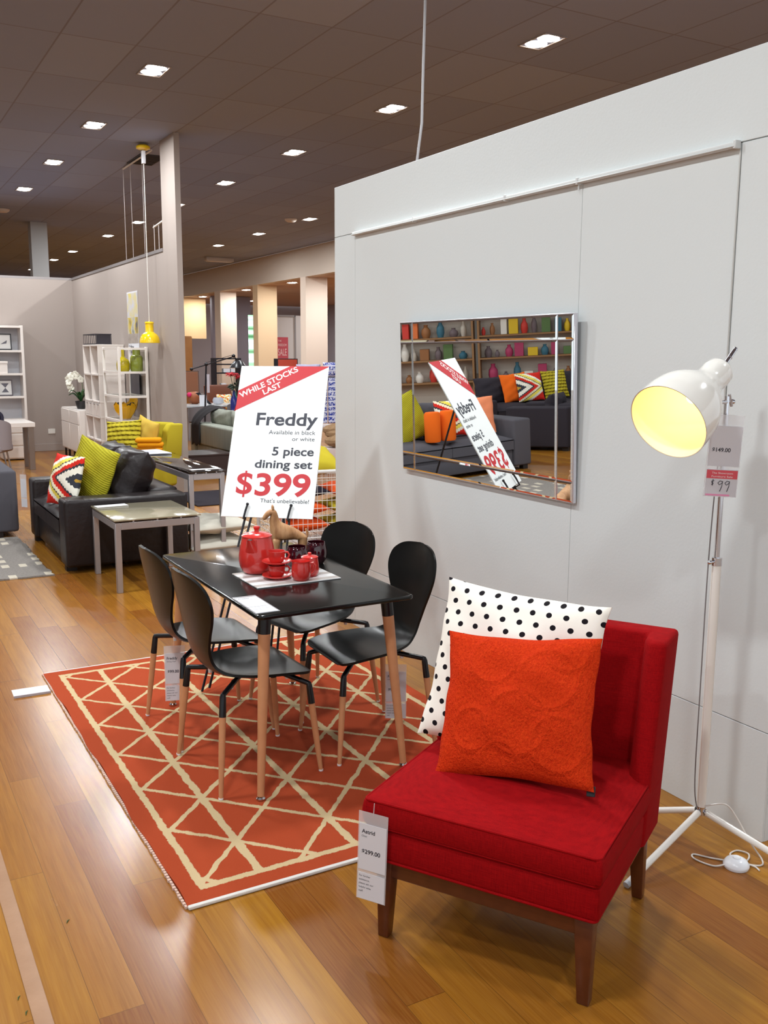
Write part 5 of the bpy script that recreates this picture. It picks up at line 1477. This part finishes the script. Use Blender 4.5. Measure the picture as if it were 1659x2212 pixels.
def vtable(name, label, x0, x1, y0, y1, h, mat, cat='table'):
    t = thing(name, label, cat, ((x0 + x1) / 2, (y0 + y1) / 2, 0))
    hx, hy = (x1 - x0) / 2, (y1 - y0) / 2
    MB().box(-hx, hx, -hy, hy, h - 0.035, h, 0.004, 1).build('tabletop', mat, t)
    for sx_ in (-1, 1):
        for sy_ in (-1, 1): MB().box(sx_ * (hx - 0.06) - 0.03, sx_ * (hx - 0.06) + 0.03, sy_ * (hy - 0.06) - 0.03, sy_ * (hy - 0.06) + 0.03, 0, h - 0.036).build('leg', SATIN, t, smooth=False)
    return t
vtable('display_table', 'grey glass dining table far behind the sage sofa, with glassware on it', 5.75, 7.2, 18.1, 19.0, 0.68, M('grey_glass_table', (176, 180, 182), 0.2))
tub('grey upholstered dining chair tucked before the far glass table, left', 5.98, 17.75, math.radians(180), M('mid_grey_cloth', (112, 108, 112), 0.95), 0.70, 'chairs at the far glass table')
tub('grey upholstered dining chair at the far glass table, right behind the red flower', 6.80, 17.85, math.radians(180), M('mid_grey_cloth'), 0.76, 'chairs at the far glass table')
t = thing('pedestal_table', 'small white pedestal stand under the red flower vase', 'table', (6.43, 17.3, 0))
MB().lathe([(0, 0), (0.16, 0), (0.16, 0.015), (0.03, 0.04), (0.025, 0.56), (0.18, 0.575), (0.18, 0.595), (0, 0.595)], 28).build('stand', WL, t)
t = thing('flower_vase', 'dark blue glass bottle holding red spidery flowers', 'vase', (6.43, 17.3, 0.5955))
MB().lathe([(0, 0), (0.062, 0), (0.07, 0.015), (0.068, 0.2), (0.055, 0.255), (0.028, 0.30), (0.022, 0.40), (0.026, 0.41), (0.018, 0.41), (0, 0.30)], 24).build('bottle', M('cobalt_glass', (36, 46, 120), 0.06, coat=0.6), t)
b = MB()
for (x_, y_, z_) in ((-0.06, 0, 0.71), (0.03, 0.03, 0.69), (0.12, -0.03, 0.66)): b.tube([(0, 0, 0.2), (x_ * 0.3, y_ * 0.3, 0.5), (x_, y_, z_)], 0.006, 6)
b.build('flower_stem', M('flower_stem', (64, 84, 60), 0.6), t)
RF = M('red_petal', (196, 26, 44), 0.6)
rn = random.Random(12)
for (x_, y_, z_) in ((-0.07, 0, 0.72), (0.03, 0.03, 0.71), (0.13, -0.03, 0.67)):
    b = MB()
    for k in range(40):
        a_ = rn.uniform(0, 6.28); e_ = rn.uniform(-0.5, 0.7); L_ = rn.uniform(0.07, 0.12)
        d_ = Vector((math.cos(a_) * math.cos(e_), math.sin(a_) * math.cos(e_), math.sin(e_) * 0.7))
        p0 = Vector((x_, y_, z_)); b.tube([p0, p0 + d_ * L_ * 0.6, p0 + d_ * L_ - Vector((0, 0, 0.02))], [0.008, 0.007, 0.003], 4)
    b.build('blossom', RF, t)
b = MB()
for k in range(9):
    a_ = rn.uniform(0, 6.28); z0 = rn.uniform(0.42, 0.6)
    d_ = Vector((math.cos(a_), math.sin(a_), -0.3))
    b.tube([Vector((0, 0, z0)), Vector((0, 0, z0)) + d_ * 0.07, Vector((0, 0, z0)) + d_ * 0.14], [0.004, 0.028, 0.003], 6)
b.build('foliage', M('dark_foliage', (48, 62, 52), 0.6), t)['kind'] = 'stuff'
o = MB().lathe([(0, 0), (0.06, 0), (0.065, 0.05), (0.055, 0.14), (0.025, 0.19), (0.024, 0.25), (0.028, 0.26), (0.018, 0.26), (0, 0.19)], 22).build('teal_bottle', M('teal_glass', (50, 116, 112), 0.08, coat=0.5)); o.location = (6.83, 18.3, 0.6805)
tag(o, 'teal glass bottle just right of the cobalt flower vase', 'vase')
o = MB().lathe([(0, 0), (0.05, 0), (0.105, 0.03), (0.115, 0.09), (0.09, 0.14), (0.08, 0.14), (0.1, 0.09), (0.08, 0.03), (0, 0.01)], 28).build('glass_bowl', M('clear_bowl_glass', (200, 204, 214), 0.05, alpha=0.5, coat=0.5)); o.location = (6.52, 18.45, 0.6805)
tag(o, 'clear glass bowl on the far glass table left of the vase', 'bowl')
o = MB().box(-0.075, 0.075, -0.004, 0.004, 0, 0.20).build('menu_stand', PAPER, smooth=False); o.location = (6.19, 18.4, 0.6805); o.rotation_euler = (-0.08, 0, 0)
tag(o, 'white upright card on the far glass table', 'price card')
t = thing('leaning_tablet', 'dark slanted board leaning on the far glass table beside the white card', 'board', (6.28, 18.55, 0.6805))
b = MB(); b.hexa([(0.08, -0.01, 0), (0.14, -0.01, 0), (0.14, 0.01, 0), (0.08, 0.01, 0), (-0.20, -0.01, 0.235), (-0.12, -0.01, 0.245), (-0.12, 0.01, 0.245), (-0.20, 0.01, 0.235)]); b.build('panel', BLK, t, smooth=False)
t = thing('terracotta_pot', 'round terracotta brown pot with a pink spot on the far table, beside the post', 'pot', (6.16, 18.85, 0.6805))
MB().lathe([(0, 0), (0.06, 0), (0.12, 0.05), (0.145, 0.12), (0.13, 0.19), (0.08, 0.24), (0, 0.25)], 26).build('body', M('terracotta_glaze', (150, 82, 46), 0.5), t)
MB().ball((-0.13, -0.06, 0.19), 0.05, 14).build('pink_spot', M('magenta_wool', (206, 40, 96), 0.8), t)
t = thing('leather_armchair', 'brown leather armchair behind the blue vase', 'armchair', (7.42, 20.4, 0), math.radians(15))
BL_ = M('brown_leather', (104, 58, 40), 0.45)
MB().box(-0.36, 0.36, -0.4, 0.3, 0.12, 0.44, 0.03, 3).build('seat', BL_, t)
b = MB(); b.hexa([(-0.36, 0.2, 0.4), (0.36, 0.2, 0.4), (0.36, 0.34, 0.4), (-0.36, 0.34, 0.4), (-0.34, 0.32, 1.0), (0.34, 0.32, 1.0), (0.34, 0.44, 1.0), (-0.34, 0.44, 1.0)], 0.03, 3); b.build('backrest', BL_, t)
for s in (-1, 1): MB().box(s * 0.36 - 0.05, s * 0.36 + 0.05, -0.4, 0.3, 0.0, 0.62, 0.03, 3).build('arm', BL_, t)
fl_ = M('multicolour_floral', (210, 120, 70), 0.9); n = NB(fl_)
n.color(n.ramp(n.noise(n.vec(n.x, n.z), 16, 2), [(0.3, (206, 70, 60)), (0.42, (232, 190, 80)), (0.5, (236, 226, 210)), (0.58, (70, 140, 130)), (0.68, (206, 70, 120))], 'CONSTANT'))
pillow('floral_cushion', 'small multicoloured floral cushion on the brown leather armchair', fl_, 0.40, 0.36, 0.12, place((7.33, 20.22, 0.455), math.radians(15), 0.25), seed=51)
o = MB().box(8.3, 8.80, 27.0, 27.06, 0.0, 2.2, 0.03, 3).build('timber_panel', M('honey_timber_panel', (176, 122, 66), 0.5, vary=(5, (150, 98, 50))))
tag(o, 'tall honey timber panel with rounded corner right behind the beige post', 'panel')
t = frame('picture_frame', 'dark brown picture frame standing before the honey timber panel', place((8.1, 25.0, 0.62), 0, 0.05), 0.42, 0.62, (92, 60, 46), art=[[(-0.45, 0.04), (0.45, 0.04), (0.45, 0.96), (-0.45, 0.96)]], artcol=(140, 92, 66))
vtable('far_cabinet', 'dark low cabinet carrying a frame before the honey timber panel', 7.7, 8.9, 24.7, 25.4, 0.615, M('dark_cabinet_wood', (70, 54, 50), 0.5), 'cabinet')
t = thing('book_shelf', 'tall black shelf with small white objects behind the flowers and the black lamp', 'shelf unit', (7.72, 21.25, 0))
for s in (-1, 1): MB().box(s * 0.30 - 0.015, s * 0.30 + 0.015, -0.16, 0.16, 0, 1.6).build('upright', BLK, t, smooth=False)
for z in (0.1, 0.5, 0.9, 1.24, 1.44, 1.57): MB().box(-0.285, 0.285, -0.16, 0.16, z, z + 0.03).build('shelf', BLK, t, smooth=False)
for i, (x_, z_, w_) in enumerate(((7.70, 1.2705, 0.16), (7.85, 1.2705, 0.1), (7.62, 0.9305, 0.12))):
    o = MB().box(-w_ / 2, w_ / 2, -0.06, 0.06, 0, 0.09, 0.003, 1).build('white_box', PAPER); o.location = (x_, 21.2, z_)
    tag(o, ('white box on the black shelf, left one of its upper pair', 'white box on the black shelf, right one of its upper pair', 'white box on the lower board of the black shelf')[i], 'box', 'boxes on the black shelf')
t = thing('red_canvas', 'orange red framed canvas above the sign, before the middle column', 'picture', (8.30, 19.0, 0))
MB().box(-0.24, 0.24, 0, 0.03, 1.05, 1.60, 0.002, 1).build('frame', M('dark_frame', (60, 40, 44), 0.5), t)
MB().box(-0.22, 0.22, -0.004, -0.0005, 1.07, 1.58).build('canvas', M('orange_red_paint', (196, 66, 46), 0.6, vary=(3, (206, 92, 72))), t, smooth=False)
MB().box(-0.30, -0.245, 0.0, 0.05, 0.0, 1.60).build('stand_post', BLK, t, smooth=False); MB().box(0.19, 0.22, 0.031, 0.06, 0.0, 1.3).build('stand_post', BLK, t, smooth=False)
t = thing('sale_poster', 'pink red poster reading SALE on the pale screen between the columns', 'poster', mat=Matrix.Translation((11.02, 25.997, 1.22)))
ps = M('faded_red_poster', (196, 84, 96), 0.6)
MB().box(0, 0.36, -0.002, 0.0, 0.0, 0.24).build('lower_sheet', ps, t, smooth=False)
p_ = MB().box(0, 0.36, -0.002, 0.0, 0.26, 0.97).build('sheet', ps, t, smooth=False)
for s, z_, c_, a_, b_ in (('THE', 0.84, 0.05, 0.04, 0.15), ('FREEDOM', 0.71, 0.07, 0.04, 0.31), ('SALE', 0.44, 0.20, 0.04, 0.31)):
    add_text(p_, s, M('pink_white_ink', (236, 206, 206), 0.6), a_, b_, z_, c_, 0.003)
add_text(p_, 'THE', M('pink_white_ink'), 0.04, 0.14, 0.10, 0.09, 0.003)

# blue and white textile display with shelf, fur throw and lime cushions, right of the sign
blu = M('blue_white_ikat', (206, 208, 226), 0.9, spec=0.15); n = NB(blu)
rz_ = n.fract(n.m('DIVIDE', n.z, 0.075))
nn = n.noise(n.vec(n.mul(n.x, 60), n.mul(n.y, 60), n.mul(n.z, 60)), 1.0, 3)
n.color(n.mix(n.mul(n.gt(rz_, 0.3), n.gt(nn, 0.48)), (214, 216, 234), (52, 66, 156)))
t = thing('textile_stand', 'stand hung with blue and white patterned textiles between sign and display wall', 'display', (6.35, 13.0, 0))
for k, x_ in enumerate((-0.16, 0.09)):
    MB().box(x_ - 0.105, x_ + 0.115, -0.06, 0.0, 0.66, 1.34, 0.02, 3).build('hanging_textile', blu, t)
MB().tube([(-0.35, 0.02, 1.34), (0.35, 0.02, 1.34)], 0.012, 10).build('rail', SATIN, t)
for s in (-1, 1): MB().tube([(s * 0.34, 0.02, 0.0), (s * 0.34, 0.02, 1.34)], 0.012, 10).build('post', SATIN, t)
MB().box(-0.45, 0.35, -0.3, 0.2, 0.58, 0.63, 0.004, 1).build('shelf', M('pinkish_white_shelf', (206, 190, 186), 0.5), t)
pillow('blue_cushion', 'deep blue diamond patterned cushion on top of the textile stand', blu, 0.42, 0.22, 0.16, place((6.47, 12.99, 1.354), 0, 0.1), seed=61)
pillow('lilac_cushion', 'pale lilac patterned cushion beside the blue one on the textile stand', M('pale_lilac_weave', (196, 194, 214), 0.9, vary=(40, (150, 154, 190))), 0.40, 0.19, 0.14, place((6.02, 12.99, 1.354), 0, 0.1), seed=62)

WIREW = M('white_wire', (206, 206, 206), 0.4)
bx, by = 3.24, 7.55        # near left corner of the wire bin
t = thing('wire_bin', 'white wire mesh bin full of cushions between sign and display wall', 'bin', (bx, by, 0), math.radians(-6))
Wd, Dd, Hh = 1.0, 0.8, 0.66
b = MB()
b.tube([(0, 0, Hh), (Wd, 0, Hh), (Wd, Dd, Hh), (0, Dd, Hh)], 0.017, 10, closed=True)
b.build('rim', WIREW, t)
b = MB()
for k in range(1, 9):
    z = 0.06 + k * 0.068
    b.tube([(0, 0, z), (Wd, 0, z)], 0.0028, 5); b.tube([(0, Dd, z), (Wd, Dd, z)], 0.0028, 5); b.tube([(0, 0, z), (0, Dd, z)], 0.0028, 5)
for k in range(1, 22): b.tube([(k * Wd / 22, 0, 0.06), (k * Wd / 22, 0, Hh)], 0.0022, 5); b.tube([(k * Wd / 22, Dd, 0.06), (k * Wd / 22, Dd, Hh)], 0.0022, 5)
for k in range(1, 17): b.tube([(0, k * Dd / 17, 0.06), (0, k * Dd / 17, Hh)], 0.0022, 5)
b.tube([(0, 0, 0.07), (Wd, 0, 0.07), (Wd, Dd, 0.07), (0, Dd, 0.07)], 0.006, 6, closed=True)
b.build('mesh', WIREW, t)
for (x_, y_) in ((0, 0), (Wd, 0), (Wd, Dd), (0, Dd)): MB().box(x_ - 0.015, x_ + 0.015, y_ - 0.015, y_ + 0.015, 0, Hh + 0.005).build('post', WIREW, t, smooth=False)
b = MB()
for k in range(12): b.tube([(k * Wd / 11, 0, 0.07), (k * Wd / 11, Dd, 0.07)], 0.003, 5)
b.build('floor_grid', WIREW, t)
BW = Matrix.Translation((bx, by, 0)) @ Matrix.Rotation(math.radians(-6), 4, 'Z')
cols_ = (('orange', ORG), ('lime', YF), ('orange', ORG), ('black', BKF), ('lime', YF), ('orange', ORG))
spots = ((0.26, 0.30, 0.085, 0), (0.72, 0.30, 0.085, 1), (0.26, 0.30, 0.235, 2), (0.72, 0.32, 0.235, 1), (0.28, 0.34, 0.385, 3), (0.72, 0.34, 0.385, 0))
lab = ('orange cushion at the bottom left of the wire bin', 'lime cushion at the bottom right of the wire bin', 'orange cushion in the middle of the wire bin, left', 'lime cushion in the middle of the wire bin, right', 'black cushion near the top of the wire bin, left', 'orange cushion near the top of the wire bin, right')
mt = (ORG, YF, ORG, YF, BKF, ORG)
for k, (x_, y_, z_, q) in enumerate(spots):
    pillow(('orange_cushion', 'lime_cushion', 'orange_cushion', 'lime_cushion', 'black_cushion', 'orange_cushion')[k], lab[k], mt[k], 0.42, 0.42, 0.128, BW @ Matrix.Translation((x_, y_ - 0.2, z_ + 0.07)) @ Matrix.Rotation(-PI / 2, 4, 'X') @ Matrix.Rotation(0.0, 4, 'Y'), seed=70 + k, group='cushions in the wire bin')
pillow('lime_cushion', 'large lime cushion heaped on top of the wire bin', YF, 0.54, 0.50, 0.24, BW @ Matrix.Translation((0.36, 0.16, 0.65)) @ Matrix.Rotation(math.radians(-72), 4, 'X'), seed=80, group='cushions in the wire bin')
t = thing('fur_throw_stack', 'pale brown fur throw heaped on the shelf stand behind the wire bin', 'throw', (6.05, 12.3, 0))
b = MB()
rn = random.Random(15)
for k in range(5): b.ball((rn.uniform(-0.15, 0.25), rn.uniform(-0.1, 0.1), 0.40 + 0.05 * k), 0.2, 14, (1.4, 1.0, 0.5))
b.build('fur', M('pale_brown_fur', (176, 146, 112), 0.95, spec=0.1, bump=(60, 0.02), vary=(20, (120, 90, 66))), t)
MB().box(-0.3, 0.45, -0.2, 0.2, 0.0, 0.36, 0.01, 2).build('plinth', M('pinkish_white_shelf'), t)

# ------------------------------------------------------------------ what the mirror shows: sofas, cushions and shelves out of frame
CH = M('charcoal_sofa_cloth', (52, 48, 54), 0.95, spec=0.15, bump=(200, 0.001))
ZG2 = ZIG
OT = M('bright_orange_cloth', (230, 104, 30), 0.9, spec=0.15)
sofa('charcoal_sofa', 'charcoal sofa with zigzag and lime cushions, seen in the mirror', 'sofa', (-4.6, 11.75, 0.0105), math.radians(3), CH, 3.0, 1.0, 0.58, 0.44, 0.86, 0.25, cushions=3)
pillow('zigzag_cushion', 'zigzag cushion on the charcoal sofa in the mirror, between orange and lime ones', ZG2, 0.48, 0.46, 0.14, place((-4.15, 11.99, 0.50), math.radians(5), 0.3), seed=91)
pillow('orange_cushion', 'orange cushion behind the zigzag one on the charcoal sofa in the mirror', OT, 0.48, 0.46, 0.12, place((-3.98, 12.14, 0.50), math.radians(5), 0.3, 0.05), seed=92)
pillow('knitted_cushion', 'lime knitted cushion right of the zigzag one on the charcoal sofa', KN2, 0.48, 0.46, 0.14, place((-4.70, 12.03, 0.50), math.radians(2), 0.3), seed=93)
sofa('charcoal_armchair', 'charcoal armchair whose rounded arm shows in the mirror', 'armchair', (-3.05, 10.9, 0), math.radians(150), CH, 0.95, 0.9, 0.60, 0.42, 0.72, 0.24, cushions=1)
vtable('white_coffee_table', 'white topped coffee table before the charcoal sofa in the mirror', -4.75, -3.85, 11.0, 11.5, 0.44, M('white_table_top', (214, 206, 196), 0.3), 'coffee table').location.z = 0.0105
o = MB().box(-6.2, -3.95, 10.9, 12.6, 0.0005, 0.010, 0.003, 1).build('pale_rug', M('pale_grey_rug', (196, 190, 190), 0.95, bump=(90, 0.004)))
tag(o, 'pale grey rug under the coffee table in the mirror', 'rug')
GS = 'cushions on the grey fabric sofa'
pillow('zigzag_cushion', 'zigzag cushion on the grey fabric sofa in the lower part of the mirror', ZG2, 0.46, 0.44, 0.15, place((-0.98, 9.44, 0.475), math.radians(25), 0.3), seed=94)
pillow('lime_cushion', 'tall lime ribbed cushion at the left of the mirror, on the grey fabric sofa', KNIT, 0.52, 0.56, 0.16, place((-0.48, 9.50, 0.47), math.radians(10), 0.25, 0.4), seed=95)
pillow('salmon_cushion', 'salmon and orange cushion behind the zigzag one on the grey fabric sofa', M('salmon_cloth', (232, 140, 100), 0.9, spec=0.15), 0.46, 0.46, 0.13, place((-1.36, 9.50, 0.46), math.radians(20), 0.3), seed=96)
for i, (x_, l) in enumerate(((-0.57, 'rolled orange throw at the front of the grey sofa, left in the mirror'), (-0.78, 'rolled orange throw at the front of the grey sofa, right in the mirror'))):
    o = MB().lathe([(0, 0), (0.085, 0.0), (0.095, 0.02), (0.095, 0.32), (0.08, 0.345), (0, 0.34)], 24).build('rolled_throw', OT); o.location = (x_, 9.28, 0.462)
    tag(o, l, 'throw', 'rolled orange throws')
GS2 = M('pale_card', (206, 196, 184), 0.6)
rn = random.Random(21)
palette = [(206, 60, 50), (226, 190, 40), (222, 116, 60), (60, 110, 130), (196, 188, 176), (150, 100, 60), (110, 96, 100), (230, 226, 218), (176, 60, 100), (90, 120, 70)]
def display_shelf(x_, y_, rz_, label, idx):
    t = thing('display_shelf', label, 'shelf unit', (x_, y_, 0), rz_, 'display shelves seen in the mirror')
    wd = M('shelf_oak', (150, 112, 74), 0.6)
    for s in (-1, 1): MB().box(s * 0.98 - 0.02, s * 0.98 + 0.02, -0.2, 0.2, 0, 2.3).build('upright', wd, t, smooth=False)
    for z in (0.1, 0.55, 1.0, 1.45, 1.9): MB().box(-0.96, 0.96, -0.2, 0.2, z, z + 0.03).build('shelf', wd, t, smooth=False)
    MB().box(-0.98, 0.98, 0.2, 0.21, 0.1, 2.3).build('back_panel', GS2, t, smooth=False)
    Mx = Matrix.Translation((x_, y_, 0)) @ Matrix.Rotation(rz_, 4, 'Z')
    for zi, z in enumerate((0.58, 1.03, 1.48, 1.93)):
        xx = -0.85; k = 0
        while xx < 0.85:
            w_ = min(rn.uniform(0.09, 0.20), 0.93 - xx); h_ = rn.uniform(0.14, 0.36); ci = rn.randrange(len(palette)); c_ = palette[ci]
            mt_ = M('goods_%d' % ci, c_, 0.6)
            if rn.random() < 0.55:
                o = MB().lathe([(0, 0), (w_ * 0.35, 0), (w_ * 0.5, h_ * 0.3), (w_ * 0.46, h_ * 0.6), (w_ * 0.2, h_ * 0.85), (w_ * 0.24, h_), (0, h_)], 14).build('vase', mt_)
                cat = 'vase'
            else:
                o = MB().box(-w_ / 2, w_ / 2, -0.08, 0.08, 0, h_, 0.005, 1).build('box', mt_); cat = 'box'
            o.matrix_world = Mx @ Matrix.Translation((xx + w_ / 2, 0, z + 0.0005))
            cn = ('red', 'yellow', 'orange', 'blue', 'beige', 'brown', 'grey', 'white', 'pink', 'green')[ci]
            tag(o, '%s %s on board %s of the %s, item %s from its left end' % (cn, cat, ('one', 'two', 'three', 'four')[zi], ('first mirror shelf', 'second mirror shelf', 'third mirror shelf')[idx], ('one', 'two', 'three', 'four', 'five', 'six', 'seven', 'eight', 'nine', 'ten', 'eleven', 'twelve', 'thirteen', 'fourteen')[k]), cat, 'goods on the display shelves')
            xx += w_ + rn.uniform(0.03, 0.12); k += 1
display_shelf(-5.2, 16.8, math.radians(40), 'oak display shelf crowded with vases, left in the mirror', 0)
display_shelf(-6.79, 15.46, math.radians(40), 'oak display shelf crowded with vases, middle of the mirror', 1)
display_shelf(-8.38, 14.12, math.radians(40), 'oak display shelf crowded with goods, right in the mirror', 2)
